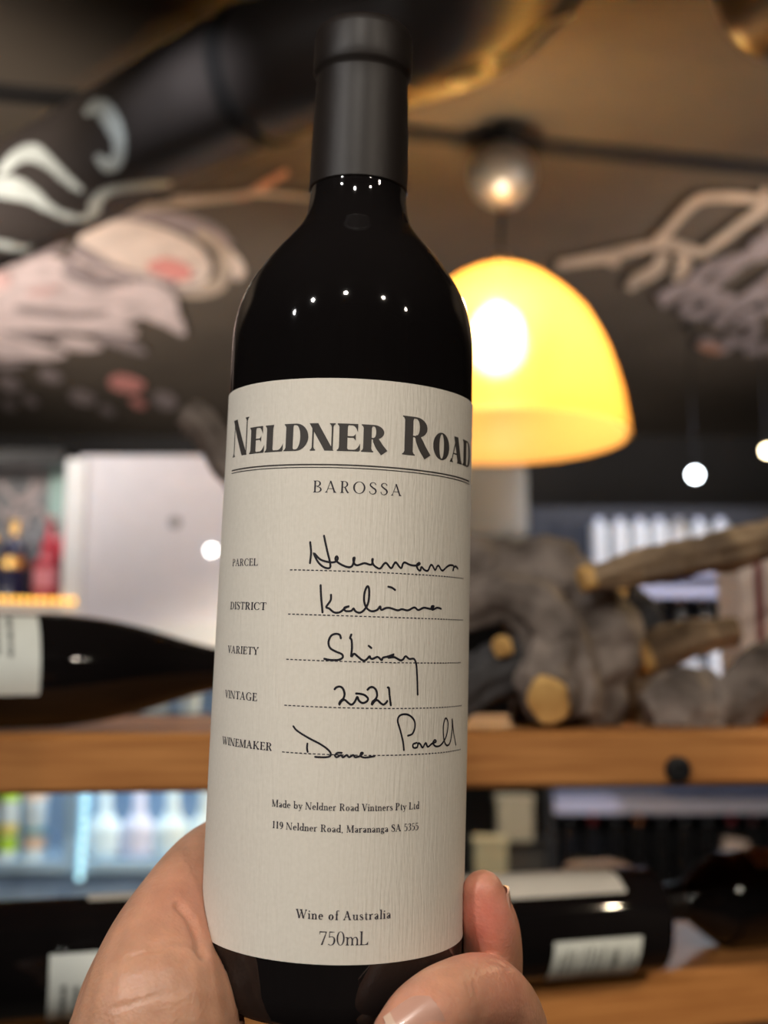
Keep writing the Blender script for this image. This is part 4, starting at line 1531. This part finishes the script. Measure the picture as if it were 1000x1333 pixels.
# body feathers
paint([(-60, 330, 120), (80, 320, 170), (190, 300, 150), (300, 330, 130), (420, 370, 110), (520, 390, 60)], 'chalk_pink', mur, zA)
paint([(-60, 430, 120), (100, 440, 160), (240, 440, 150), (380, 450, 140), (500, 450, 110), (600, 440, 60)], 'chalk_pink', mur, zA)
paint([(-60, 560, 60), (0, 590, 110), (100, 610, 80), (200, 625, 55), (270, 630, 20)], 'chalk_pink', mur, zA)
paint([(230, 575, 25), (300, 585, 55), (370, 595, 45), (415, 600, 15)], 'chalk_pink', mur, zA)
paint([(-60, 500, 70), (60, 505, 60), (200, 500, 70), (330, 510, 60), (450, 520, 50), (560, 545, 30)], 'chalk_pink', mur, zA)
paint([(400, 560, 30), (470, 575, 45), (540, 600, 45), (595, 625, 15)], 'chalk_grey', mur, zA)
paint([(440, 420, 60), (560, 420, 100), (650, 450, 110), (710, 500, 70), (750, 550, 18)], 'chalk_pink', mur, zA)
paint([(520, 360, 60), (620, 370, 70), (690, 410, 50), (720, 460, 15)], 'chalk_pink', mur, zA)
paint([(60, 440, 18), (200, 462, 35), (330, 470, 32), (440, 455, 15)], 'chalk_grey', mur, zA)
paint([(20, 545, 10), (100, 555, 28), (200, 565, 22), (260, 560, 10)], 'chalk_grey', mur, zA)
paint([(260, 270, 50), (310, 300, 70), (400, 345, 50), (470, 350, 20)], 'chalk_grey', mur, zA)
paint([(-60, 340, 40), (10, 330, 70), (45, 330, 30)], 'chalk_rose', mur, zA)
paint([(110, 380, 15), (180, 375, 32), (240, 360, 15)], 'chalk_rose', mur, zA)
paint([(-40, 240, 40), (80, 215, 40), (170, 180, 45), (250, 130, 45), (330, 95, 25)], 'chalk_tan', mur, zA)
paint([(-60, 190, 25), (40, 250, 30), (140, 225, 30), (230, 200, 25), (270, 180, 12)], 'chalk_grey', mur, zA)
paint([(-30, 665, 25), (40, 672, 30), (110, 668, 12)], 'chalk_grey', mur, zA)
# long stroke with rusty tip
paint([(400, 68, 25), (560, 40, 30), (760, 12, 26), (960, -8, 22)], 'chalk_tan', mur, zA)
paint([(960, -8, 22), (1010, -20, 28), (1070, -55, 36), (1170, -115, 28)], 'chalk_orange', mur, zA, 'rusty tip')
paint([(700, -10, 12), (900, -15, 18), (1060, -25, 22), (1270, -5, 22)], 'chalk_tan', mur, zA)

mur2 = thing('ceiling_painting', 'thin pale bird leg and curly feathers painted on the ceiling right of the lamp', 'painting', onz(880, 340, CEIL))
zB = lambda L: [(700 + x / 3.333, 230 + y / 3.333, w / 3.333) for x, y, w in L]
for st in ([(85, 385, 40), (200, 365, 45), (310, 345, 55), (400, 320, 45), (500, 298, 40)],
           [(290, 345, 30), (330, 365, 60), (355, 370, 20)],
           [(490, 310, 40), (560, 240, 40), (640, 150, 42), (710, 98, 45), (820, 88, 44), (920, 95, 44), (990, 120, 40)],
           [(500, 298, 35), (580, 295, 50), (660, 315, 48), (720, 330, 40), (800, 270, 42), (900, 195, 42), (1010, 120, 45), (1100, 40, 45)],
           [(1000, 60, 45), (960, 110, 40)],
           [(545, 330, 50), (530, 385, 60), (480, 425, 60), (430, 450, 55), (395, 490, 35)],
           [(610, 340, 50), (640, 380, 55), (610, 425, 50), (590, 445, 25)]):
    paint(st, 'chalk_tan', mur2, zB)
rnd = random.Random(11)
for st in ([(640, 480, 40), (740, 400, 45), (860, 360, 45), (1000, 335, 50)], [(720, 500, 45), (820, 420, 45), (930, 330, 50), (1020, 240, 55)], [(530, 545, 70), (600, 500, 60), (680, 480, 60), (760, 500, 50)],
           [(620, 585, 40), (660, 540, 40), (740, 520, 40), (760, 560, 40), (700, 600, 40), (625, 590, 30)], [(740, 560, 30), (850, 560, 40), (960, 480, 45), (1040, 430, 45)], [(760, 640, 40), (850, 580, 40), (960, 520, 40), (1050, 500, 40)],
           [(860, 660, 35), (900, 620, 40), (950, 640, 40), (930, 700, 40), (870, 720, 35), (820, 690, 30)], [(690, 735, 20), (740, 725, 60), (800, 745, 50), (850, 720, 30)], [(900, 600, 35), (960, 590, 40), (1040, 560, 40)],
           [(780, 650, 40), (820, 610, 40), (870, 580, 35)], [(650, 450, 30), (700, 480, 60), (780, 520, 60), (860, 540, 50)], [(930, 310, 60), (980, 300, 80), (1040, 280, 80)], [(900, 760, 30), (980, 745, 50), (1060, 740, 40)]):
    paint(st, 'chalk_grey', mur2, zB)
paint([(700, 735, 18), (750, 745, 40), (800, 755, 22)], 'chalk_orange', mur2, zB)

# paint spots on the back wall, upper left
ow = lambda x, y: W(x, y, 4.598)
mur3 = thing('wall_painting', 'scattered dim grey and red paint spots above the white cabinet', 'painting', W(120, 580, 4.598))
oc0 = oc(.0052)
for x, y, w, h_, c in ((165, 500, 46, 22, 'chalk_red'), (66, 490, 30, 16, 'chalk_grey'), (108, 518, 34, 18, 'chalk_grey'), (12, 500, 30, 20, 'chalk_grey'), (215, 522, 32, 22, 'chalk_grey'), (180, 525, 20, 12, 'chalk_red'), (12, 528, 20, 14, 'chalk_grey'), (40, 522, 18, 14, 'chalk_grey'), (140, 535, 20, 12, 'chalk_grey')):
    swirl([(x - w / 2, y, h_ * .4), (x - w / 4, y - 2, h_), (x + w / 4, y + 2, h_ * .9), (x + w / 2, y, h_ * .3)], c, None, oc0, mur3, 'brush_stroke')

# ------------------------------------------------------------------ left: white cabinet, shelf of spirits, cool lit display
def boxthing(name, label, cat, x0, y0, x1, y1, Y, depth, m, bev=.004, part='body'):
    a, b = W(x0, y0, Y), W(x1, y1, Y)
    c = Vector(((a.x + b.x) / 2, Y, b.z))
    t = thing(name, label, cat, c)
    mb = MB().box((a.x - c.x, 0, 0), (b.x - c.x, depth, a.z - b.z))
    o = mb.build(part, MT[m], t, smooth=False)
    if bev:
        bv = o.modifiers.new('b', 'BEVEL')
        bv.width = bev
        bv.segments = 3
    return t, c


CY = 2.3
cab, cc = boxthing('white_cabinet', 'white cabinet with a small round lock, left behind the bottle', 'cabinet', 104, 592, 330, 812, CY, .45, 'white_panel')
a = W(228, 680, CY)
lkM = frame(a - Vector((0, .001, 0)), (0, -1, 0), (0, 0, 1))
o = MB().lathe([(.0125, 0), (.0125, .004), (.010, .006), (.004, .0055), (0, .0055)], 20, cap=False).build('lock', MT['chrome'])
under(o, lkM, cab)
a, b = W(88, 598, CY - .004), W(106, 812, CY - .004)
o = MB().box((a.x - cc.x, -.01, 0), (b.x - cc.x - .002, .3, a.z - cc.z)).build('side_trim', MT['white_edge'], cab, smooth=False)
# glowing disc added for the reflection of a lamp on the cabinet front
MT['glint'] = emat('glint_glow', (1, .97, .92), 9)
a = W(276, 717, CY)
pk = thing('glint_disc', 'small glowing disc standing in for a lamp reflection on the white cabinet front', 'reflection', a - Vector((0, .001, 0)))
pkM = frame(a - Vector((0, .001, 0)), (0, -1, 0), (0, 0, 1))
o = MB().lathe([(.010, 0), (.010, .006), (.009, .008)], 24, cap=False).build('ring', MT['white_edge'])
under(o, pkM, pk)
o = MB().lathe([(.009, .004), (.009, .0085), (.006, .0105), (0, .011)], 24, cap=False).build('lens', MT['glint'])
under(o, pkM, pk)
# counter under it
ct, c2 = boxthing('counter', 'pale counter top under the white cabinet', 'counter', -120, 812, 430, 846, CY - .02, .6, 'white_edge')
# shelf of bottles left of the cabinet
SHZ = W(40, 786, CY).z
sh, c3 = boxthing('spirit_shelf', 'shelf left of the white cabinet carrying red and dark bottles', 'shelf', -120, 786, 83, 800, CY, .3, 'white_edge', part='board')
xa = W(-120, 600, CY).x - c3.x
xb = W(83, 600, CY).x - c3.x
zt = W(0, 585, CY).z - c3.z
MB().box((xa, .30, -c3.z * 0), (xb, .33, zt)).build('back_panel', MT['dark_wall'], sh, smooth=False)
MB().box((xa, .0, zt - .03), (xb, .3, zt)).build('top_board', MT['black_metal'], sh, smooth=False)
MB().box((xa - .02, 0, -(c3.z - c2.z) + .05), (xa, .33, zt)).build('side_panel', MT['dark_wall'], sh, smooth=False)
# grey drawn panel and green box at the back of the shelf
MT['drawing'] = mat('grey_drawing_board', (.13, .13, .135), .8, var=.6, vscale=22)
MT['green_box'] = mat('sage_green_card', (.17, .25, .22), .6, var=.06)
a, b = W(-30, 600, CY + .2), W(66, 690, CY + .2)
dr = thing('picture_panel', 'grey line drawing on a dark panel at the left edge above the bottles', 'picture', Vector(((a.x + b.x) / 2, CY + .2, SHZ)))
MB().box((-(b.x - a.x) / 2, 0, 0), ((b.x - a.x) / 2, .02, a.z - SHZ)).build('panel', MT['drawing'], dr, smooth=False)
for st in ([(-10, 610, 5), (10, 640, 6), (30, 655, 6), (50, 640, 6), (58, 615, 5)], [(12, 690, 6), (18, 660, 7), (40, 640, 7), (48, 600, 6)], [(30, 690, 6), (36, 668, 6), (52, 662, 6), (60, 685, 5)], [(-5, 660, 5), (15, 676, 6), (30, 668, 5)]):
    swirl(st, 'chalk_grey', None, lambda x, y: W(x, y, CY + .198), dr, 'chalk_line')
a, b = W(66, 600, CY + .16), W(106, 662, CY + .16)
gb = thing('carton', 'sage green carton at the right end of the spirit shelf', 'box', Vector(((a.x + b.x) / 2, CY + .16, SHZ)))
MB().box((-(b.x - a.x) / 2, 0, 0), ((b.x - a.x) / 2 - .005, .08, a.z - SHZ)).build('body', MT['green_box'], gb, smooth=False)
MT['red_glass'] = mat('red_bottle_glass', (.50, .05, .07), .12, var=.2)
MT['pink_label'] = mat('pink_label', (.75, .25, .28), .5, var=.1)
MT['navy_glass'] = mat('navy_glass', (.02, .022, .06), .1, var=.2)
MT['smoke_glass'] = mat('smoke_glass', (.05, .055, .06), .1, var=.2)


def at_shelf(x, Y, z):
    d = ray(x, 700)
    return Vector((d.x / d.y * Y, Y, z))


pxm = CY / F
HS = lambda ytop: W(0, ytop, CY).z - SHZ
standing('spirit_bottle', 'short bright red bottle in front, on the spirit shelf at left', 'bottle', at_shelf(61, CY + .04, SHZ), HS(700), 15 * pxm, 'red_glass', [(.25, .55, 'pink_label')], 'red_glass')
standing('spirit_bottle', 'tall dark red bottle at the right end of the spirit shelf', 'bottle', at_shelf(86, CY + .08, SHZ), HS(660), 14 * pxm, 'red_glass', [(.2, .5, 'red_card')], 'chrome')
standing('spirit_bottle', 'tall red bottle behind the short bright red one', 'bottle', at_shelf(66, CY + .12, SHZ), HS(662), 13 * pxm, 'red_glass', [], 'red_card')
standing('spirit_bottle', 'dark blue bottle with gold neck near the left edge of the spirit shelf', 'bottle', at_shelf(18, CY + .05, SHZ), HS(672), 17 * pxm, 'navy_glass', [(.42, .55, 'gold')], 'gold', caph=.2)
standing('spirit_bottle', 'grey smoky bottle between the blue and the red bottles', 'bottle', at_shelf(40, CY + .10, SHZ), HS(690), 11 * pxm, 'smoke_glass', [], 'chrome')
standing('spirit_bottle', 'dark bottle cut off by the left edge on the spirit shelf', 'bottle', at_shelf(-8, CY + .06, SHZ), HS(690), 15 * pxm, 'smoke_glass', [(.2, .5, 'navy_glass')], 'gold')
# yellow string of lights on the shelf edge
ls = thing('light_string', 'yellow string of small lights along the edge of the spirit shelf', 'string lights', at_shelf(50, CY - .012, W(0, 781, CY).z))
a, b = W(-110, 778, CY - .012), W(101, 783, CY - .012)
mb = MB().tube([a, b], [.0035, .0035], 8)
under(mb.build('wire', MT['black_metal']), Matrix.Identity(4), ls)
NB = 20
for k in range(NB):
    p = a.lerp(b, (k + .5) / NB) - Vector((0, .006, 0))
    o = MB().lathe([(0, -.006), (.0045, -.004), (.006, 0), (.0045, .004), (0, .006)], 10, M=Matrix.Translation(p), cap=False).build('led', MT['led_yellow'])
    under(o, Matrix.Identity(4), ls)

# cool lit display under the counter, seen below the upper board
GY = 2.35
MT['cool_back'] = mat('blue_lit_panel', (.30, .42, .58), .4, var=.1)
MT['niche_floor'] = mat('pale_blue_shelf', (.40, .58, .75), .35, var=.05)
MT['frost'] = mat('frosted_glass', (.70, .82, .86), .25, var=.08)
MT['frost_lilac'] = mat('lilac_glass', (.66, .66, .80), .25, var=.08)
MT['lime'] = mat('lime_label', (.45, .72, .06), .5, var=.08)
MT['yellow_l'] = mat('yellow_label', (.80, .68, .12), .5, var=.08)
MT['peach'] = mat('peach_label', (.80, .58, .42), .5, var=.08)
MT['teal'] = mat('teal_label', (.12, .42, .48), .5, var=.08)
nzf = W(0, 1122, GY).z            # niche floor
nx0, nx1 = W(-140, 1100, GY).x, W(420, 1100, GY).x
nzt = c2.z - .003
disp = thing('display_fridge', 'blue lit open display with glass carafes under the counter at left', 'display fridge', Vector(((nx0 + nx1) / 2, GY, 0)))
dcx = (nx0 + nx1) / 2
MB().box((nx0 - dcx, 0, nzf - .02), (nx1 - dcx, .26, nzf)).build('shelf', MT['niche_floor'], disp, smooth=False)
MB().box((nx0 - dcx, .02, nzf - .14), (nx1 - dcx, .26, nzf - .02)).build('drawer_front', MT['cool_back'], disp, smooth=False)
MB().box((nx0 - dcx, .0, 0), (nx1 - dcx, .26, nzf - .14)).build('plinth', MT['dark_wall'], disp, smooth=False)
xd = W(92, 1100, GY).x - dcx
MB().box((xd - .012, .0, nzf), (xd + .012, .24, nzt)).build('divider', MT['niche_floor'], disp, smooth=False)
MB().box((nx0 - dcx, .25, nzf), (nx1 - dcx, .27, nzt)).build('back_panel', MT['cool_back'], disp, smooth=False)
# vertical row of pale blue leds
st = thing('led_strip', 'vertical strip of pale blue lights beside the carafes at lower left', 'led strip', W(109, 1122, GY - .006))
a, b = W(112, 1026, GY - .004), W(103, 1148, GY - .004)
under(MB().tube([a + Vector((0, .006, 0)), b + Vector((0, .006, 0))], [.006, .006], 8).build('strip', MT['white_edge']), Matrix.Identity(4), st)
for k in range(9):
    p = a.lerp(b, (k + .5) / 9)
    o = MB().lathe([(0, -.007), (.006, -.005), (.0075, 0), (.006, .005), (0, .007)], 12, M=Matrix.Translation(p), cap=False).build('led', MT['led_blue'])
    under(o, Matrix.Identity(4), st)
# carafes
CAR = [(0, .002), (20, 0), (25, 6), (26, 22), (22, 38), (12, 50), (9, 62), (9, 100), (12, 112), (10, 112), (0, 104)]


def carafe(x, label, m, sc=1.0):
    t = thing('carafe', label, 'carafe', at_shelf(x, GY + .08, nzf))
    kk = (GY + .08) / F * sc
    pr = [(r * kk, z * kk) for r, z in CAR]
    MB().lathe([pr[0]] + smooth_profile(pr[1:-2], 4) + pr[-2:], 28, cap=False).build('bowl', MT[m], t)
    MB().lathe([(9.5 * kk, 112 * kk), (11 * kk, 118 * kk), (8 * kk, 128 * kk), (0, 130 * kk)], 20, cap=False).build('stopper', MT['frost'], t)
    return t


carafe(149, 'pale round bellied carafe nearest the blue light strip', 'frost')
carafe(192, 'lilac tinted carafe, the middle one in the blue lit display', 'frost_lilac')
carafe(234, 'pale carafe in the blue lit display just above the thumb', 'frost')
carafe(276, 'carafe in the blue lit display partly hidden by the held bottle', 'frost')
# coloured bottles left of the divider
HB = W(0, 1028, GY).z - nzf + .05
standing('juice_bottle', 'lime and yellow labelled bottle cut off by the left edge, lower left', 'bottle', at_shelf(2, GY + .06, nzf), HB, 13 * pxm, 'smoke_glass', [(.12, .3, 'yellow_l'), (.34, .5, 'frost'), (.52, .58, 'peach')], 'peach', neck=False)
standing('juice_bottle', 'lime green labelled bottle at lower left under the upper shelf board', 'bottle', at_shelf(28, GY + .05, nzf), HB, 13 * pxm, 'frost', [(.08, .24, 'lime'), (.26, .36, 'yellow_l'), (.60, .85, 'lime')], 'lime', neck=False)
standing('juice_bottle', 'peach and white labelled bottle beside the lime green one', 'bottle', at_shelf(62, GY + .05, nzf), HB, 15 * pxm, 'frost', [(.10, .24, 'peach'), (.26, .32, 'teal'), (.62, .80, 'peach')], 'teal', neck=False)
# pale glasses on the counter, seen over the lying bottle
for i, (x, w, h_, lb_) in enumerate(((150, 24, 20, 'wide pale tumbler on the counter above the lying bottle neck'), (210, 20, 26, 'pale tumbler on the counter next to the wide one'), (252, 15, 34, 'narrow bright tumbler on the counter by the held bottle'))):
    p = at_shelf(x, 1.75, W(x, 930, 1.75).z)
    kk = 1.75 / F
    t = thing('tumbler', lb_, 'glass', p)
    MB().lathe([(0, .002), (w * .8 * kk, 0), (w * kk, h_ * kk), (w * .93 * kk, h_ * kk), (w * .75 * kk, .004), (0, .004)], 24, cap=False).build('cup', MT['frost'], t)
gs, c5 = boxthing('glass_shelf', 'dark shelf carrying pale tumblers behind the lying bottle', 'shelf', -170, 930, 420, 940, 1.70, .14, 'black_metal', bev=0, part='board')
for xx in (.0, 1.0):
    x_ = (W(-170, 930, 1.70).x - c5.x) * (1 - xx) + (W(420, 930, 1.70).x - c5.x) * xx
    MB().box((x_ - .01, .05, -c5.z), (x_ + .01, .09, 0)).build('leg', MT['black_metal'], gs, smooth=False)

# ------------------------------------------------------------------ right: far shelving
RY = 3.3
MT['shelf_lilac'] = mat('lilac_shelf_edge', (.50, .50, .66), .4, var=.05)
MT['white_glass'] = mat('white_bottle', (.72, .74, .74), .3, var=.06)
MT['milk_cap'] = mat('pale_cap', (.70, .76, .92), .25, var=.04)
MT['dark_bottle'] = mat('dark_bottle_glass', (.012, .012, .014), .12, var=.2)
MT['cap_orange'] = mat('orange_capsule', (.75, .25, .08), .4, var=.08)
MT['cap_red'] = mat('red_capsule', (.45, .03, .05), .4, var=.08)
MT['cap_maroon'] = mat('maroon_capsule', (.18, .05, .06), .4, var=.08)
MT['cap_grey'] = mat('grey_capsule', (.10, .10, .11), .4, var=.08)
MT['cloth'] = mat('pale_pink_cloth', (.60, .50, .48), .9, var=.08)
sx0, sx1 = W(716, 740, RY).x, W(1120, 740, RY).x
rack2 = thing('wall_shelving', 'dark wall shelving with pale lit edges at right behind the driftwood', 'shelving', Vector(((sx0 + sx1) / 2, RY, 0)))
rcx = (sx0 + sx1) / 2
zS = {}
for nm, y in (('a', 735), ('b', 838), ('c', 1042), ('d', 1165)):
    z = W(800, y, RY).z
    zS[nm] = z
    MB().box((sx0 - rcx, 0, z - .035), (sx1 - rcx, .3, z)).build('shelf', MT['shelf_lilac'] if nm in 'ac' else MT['black_metal'], rack2, smooth=False)
z = W(800, 768, RY).z
MB().box((sx0 + .20 - rcx, .0, z - .02), (sx1 - rcx, .3, z + .012)).build('light_rail', MT['shelf_lilac'], rack2, smooth=False)
MB().box((sx0 - rcx - .02, .3, 0), (sx1 - rcx + .02, .33, W(800, 640, RY).z)).build('back_panel', MT['shelf_back'], rack2, smooth=False)
for x_ in (sx0 - rcx - .02, sx1 - rcx):
    MB().box((x_, .02, 0), (x_ + .02, .3, W(800, 735, RY).z)).build('side_panel', MT['dark_wall'], rack2, smooth=False)
pr_ = RY / F
hA = W(800, 672, RY).z - zS['a']
whites = ['leftmost white bottle of the row on the top shelf at right', 'second white bottle from the left on the top right shelf', 'third white bottle from the left on the top right shelf', 'middle white bottle of the seven on the top right shelf', 'third white bottle from the right on the top right shelf', 'second white bottle from the right on the top right shelf', 'rightmost white bottle of the row on the top shelf at right']
for x, lb_ in zip((780, 807, 833, 858, 884, 910, 938), whites):
    standing('white_bottle', lb_, 'bottle', at_shelf(x, RY + .05, zS['a']), hA, 11.5 * pr_, 'white_glass', [], 'milk_cap', neck=False, group='white bottles on the top shelf', seg=20)
hB2 = W(800, 772, RY).z - zS['b']
for x, c, lb_ in ((826, 'cap_red', 'dark bottle with red capsule on the middle right shelf'), (854, 'cap_grey', 'dark bottle with grey capsule between the red and orange capped ones'), (881, 'cap_orange', 'dark bottle with bright orange capsule on the middle right shelf'), (911, 'cap_maroon', 'dark bottle with maroon capsule right of the orange capped one'), (940, 'cap_grey', 'dark bottle with grey capsule beside the pale box at right')):
    standing('wine_bottle', lb_, 'wine bottle', at_shelf(x, RY + .08, zS['b']), hB2 * 1.0, 12 * pr_, 'dark_bottle', [], c, group='dark bottles on the middle shelf', seg=20, caph=.5, neck=False)
# white cups and tray below
zt2 = W(900, 900, RY - .3).z
tb, tc2 = boxthing('wall_shelf', 'small pale shelf holding white cups, seen between driftwood branches', 'shelf', 850, 898, 1060, 930, RY - .32, .25, 'shelf_lilac', bev=0, part='top')
MB().box((W(870, 900, RY - .32).x - tc2.x, .12, -.12), (W(1040, 900, RY - .32).x - tc2.x, .318, -.028)).build('bracket', MT['black_metal'], tb, smooth=False)
ztab = W(900, 898, RY - .32).z
kk = (RY - .28) / F
for x, w, h_, lb_ in ((893, 12, 40, 'small white cup left of the square white canister'), (958, 12, 36, 'pale cup right of the square white canister')):
    t = thing('cup', lb_, 'cup', at_shelf(x, RY - .25, ztab))
    MB().lathe([(0, .003), (w * .7 * kk, 0), (w * kk, h_ * kk), (w * .9 * kk, h_ * kk), (w * .6 * kk, .006), (0, .006)], 20, cap=False).build('bowl', MT['white_glass'], t)
    MB().tube([(w * .9 * kk, 0, h_ * kk * .8), (w * 1.5 * kk, 0, h_ * kk * .6), (w * .85 * kk, 0, h_ * kk * .3)], [.004] * 3, 8, sub=5).build('handle', MT['white_glass'], t)
t = thing('canister', 'bright white square canister seen between the driftwood branches', 'canister', at_shelf(932, RY - .2, ztab))
o = MB().box((-18 * kk, -18 * kk, 0), (18 * kk, 18 * kk, 50 * kk)).build('body', MT['white_glass'], t, smooth=False)
bv = o.modifiers.new('b', 'BEVEL'); bv.width = .01; bv.segments = 3
MB().lathe([(19 * kk, 50 * kk), (19 * kk, 55 * kk), (5 * kk, 58 * kk), (0, 58 * kk)], 20, cap=False).build('lid', MT['white_glass'], t)
# dark bottles in the bay under the upper board
hC = W(800, 1050, RY).z - zS['d']
caps = ['cap_grey', 'cap_red', 'cap_grey', 'cap_orange', 'cap_grey', 'cap_grey', 'cap_grey', 'cap_red', 'cap_maroon', 'cap_grey']
xs = [733, 762, 791, 820, 849, 878, 907, 936, 963, 990]
desc = ['dark bottle at the left end of the lower right bay', 'dark bottle with crimson capsule near the left end of the lower right bay', 'dark grey capped bottle between the crimson and orange ones in the lower right bay', 'dark bottle with orange brown capsule in the lower right bay', 'dark bottle right of the orange brown capped one in the lower right bay',
        'sixth dark bottle from the left in the lower right bay', 'seventh dark bottle from the left in the lower right bay', 'dark bottle with red capsule toward the right of the lower bay', 'dark bottle with maroon capsule beside the red capped one in the lower bay', 'dark bottle at the right edge of the lower bay']
for x, c, lb_ in zip(xs, caps, desc):
    standing('wine_bottle', lb_, 'wine bottle', at_shelf(x, RY + .07, zS['d']), hC, 12.5 * pr_, 'dark_bottle', [], c, group='dark bottles in the lower right bay', seg=20, caph=.42)
# tags and cloths
t = thing('price_card', 'small pale card among the dark bottles at right', 'card', at_shelf(937, RY - .03, W(900, 1116, RY).z))
MB().box((-15 * pr_, 0, 0), (15 * pr_, .004, 24 * pr_), M=Matrix.Rotation(R_(12), 4, 'Y')).build('card', MT['cloth'], t, smooth=False)
MB().box((-.004, .001, zS['d'] - t.location.z), (.004, .006, .01)).build('holder', MT['black_metal'], t, smooth=False)
MB().box((-.02, -.01, zS['d'] - t.location.z), (.02, .06, zS['d'] - t.location.z + .004)).build('foot', MT['black_metal'], t, smooth=False)
# pale packages lying on the lower board behind the bottles
for x, off, w, h_, lb_ in ((752, .20, 27, .034, 'small pale pink package behind the labelled lying bottle'), (892, .20, 42, .045, 'larger pale pink package behind the neck of the far right bottle')):
    e = onz(x, 1329 + (1250 - 1329) * (x - 60) / 940, LZ)
    sc_ = (e + lb * off).y / e.y
    p = flat(CAM + (e - CAM) * sc_, LZ)
    k_ = (LZ - e.z) / 1
    p = onz(x, 1180, LZ) if False else flat(e + lb * off + ldir * (e.x * (sc_ - 1)), LZ)
    kk = p.y / F
    t = thing('paper_package', lb_, 'package', p)
    o = MB().box((-w * kk, 0, 0), (w * kk, .05, h_)).build('wrap', MT['cloth'], t, smooth=False)
    o.rotation_euler = (0, 0, math.atan2(ldir.y, ldir.x))
    bv = o.modifiers.new('b', 'BEVEL'); bv.width = .012; bv.segments = 3
# boxes left of the lower bay
MT['olive_label'] = mat('olive_label', (.30, .28, .20), .6, var=.08)
for x, y0, y1, w, Y, m, lb_ in ((672, 1045, 1095, 22, 2.4, 'grey_box', 'dim grey box on the dark stand right of the held bottle, above the fingertip'), (640, 1100, 1150, 20, 2.3, 'olive_label', 'dim olive box beside the fingertip in the dark background')):
    p = W(x, y1, Y)
    kk = Y / F
    t = thing('box', lb_, 'box', p)
    MB().box((-w * kk, 0, 0), (w * kk, .06, W(x, y0, Y).z - p.z)).build('body', MT[m], t, smooth=False)
    MB().box((-w * kk - .003, -.002, W(x, y0, Y).z - p.z), (w * kk + .003, .062, W(x, y0, Y).z - p.z + .012)).build('lid', MT[m], t, smooth=False)
    st2 = thing('plinth', 'dark plinth under the ' + ('grey' if 'grey' in lb_ else 'olive') + ' box in the background', 'plinth', Vector((p.x, Y, 0)))
    MB().box((-w * kk - .02, 0, 0), (w * kk + .02, .09, p.z - .012)).build('column', MT['dark_wall'], st2, smooth=False)
    MB().box((-w * kk - .03, -.005, p.z - .012), (w * kk + .03, .095, p.z)).build('top', MT['black_metal'], st2, smooth=False)
# pale wall unit under the pendant
wu, c6 = boxthing('wall_unit', 'beige rounded wall unit below the pendant lamp', 'wall unit', 540, 600, 690, 702, 3.0, .18, 'grey_box', bev=.03)
MB().box((-.11, .02, -.012), (.11, .12, .0)).build('vent', MT['black_metal'], wu, smooth=False)
MB().box((-.05, .18, .05), (.05, 1.6, .15)).build('wall_bracket', MT['black_metal'], wu, smooth=False)

# ------------------------------------------------------------------ spotlights on the ceiling
def ceiling_spot(p, lens_mat, aim, label, r=.04, drop=None, glow=None):
    """p: centre of the lens"""
    p = Vector(p)
    t = thing('ceiling_spotlight', label, 'spotlight', flat(p, CEIL))
    d = (Vector(aim) - p).normalized()
    M = frame(p, -d, (0, 0, 1) if abs(d.z) < .95 else (0, 1, 0))
    o = MB().lathe([(r * .96, -.001), (r * 1.12, -.004), (r * 1.14, .0), (r * 1.14, r * 2.0), (r * .8, r * 2.4), (0, r * 2.4)], 28, cap=False).build('housing', MT['black_metal'])
    under(o, M, t)
    o = MB().lathe([(0, -.004), (r * .6, -.003), (r * .95, .0), (r * .95, .004), (0, .004)], 28, cap=False).build('lens', MT[lens_mat])
    under(o, M, t)
    back = p - d * r * 1.2
    o = MB().tube([back, flat(back, CEIL - .012)], [.002, .002], 10).build('stem', MT['black_metal'])
    under(o, Matrix.Identity(4), t)
    o = MB().lathe([(r * .9, -.014), (r * .9, 0), (0, 0)], 20, M=Matrix.Translation(flat(back, CEIL)), cap=False).build('mount', MT['black_metal'])
    under(o, Matrix.Identity(4), t)
    return t


ceiling_spot(W(905, 618, 3.1), 'led_white', CAM + Vector((.15, 0, -.1)), 'bright cool white spotlight right of the pendant lamp', r=.016)
ceiling_spot(W(999, 587, 2.9), 'led_warm', CAM + Vector((.3, 0, -.1)), 'warm spotlight cut off by the right edge', r=.013)
for i, (sx, sy) in enumerate(SPOTS):
    ceiling_spot((sx, sy, CEIL - .12), 'lamp_white', (sx * .15, .6, 1.45), 'warm ceiling spotlight behind the camera', r=.03).__setitem__('group', 'ceiling spots behind the camera')
add_light('SPOT', 'cool_spot_beam', W(905, 618, 3.1) + Vector((0, -.03, -.01)), 8, (.8, .9, 1), (W(905, 618, 3.1).x - .1, 2.0, .6), .03, 120)
# lights inside the display, then added fills for shelves and cabinet
add_light('AREA', 'display_light', W(180, 1000, GY) + Vector((0, .06, .0)), .34, (.55, .82, 1), W(180, 1130, GY + .05), .20)
add_light('AREA', 'display_light', W(40, 1000, GY) + Vector((0, .05, .0)), .30, (.9, .95, 1), W(40, 1130, GY + .05), .12)
add_light('AREA', 'shelf_fill', W(30, 606, CY) + Vector((0, .06, 0)), .4, (.95, .93, .95), W(30, 780, CY + .1), .12)  # added to brighten the spirit shelf
add_light('SPOT', 'cabinet_fill', (W(200, 700, CY).x + .2, 1.1, CEIL - .03), 25, (.86, .91, 1), W(190, 775, CY), .04, 44)  # unseen spot without fixture, added to light the white cabinet
add_light('SPOT', 'shelving_fill', (W(850, 700, RY).x, RY - 1.0, CEIL - .03), 50, (.72, .80, 1), W(850, 800, RY), .04, 60)  # unseen bluish spot without fixture, added to lift the right shelving
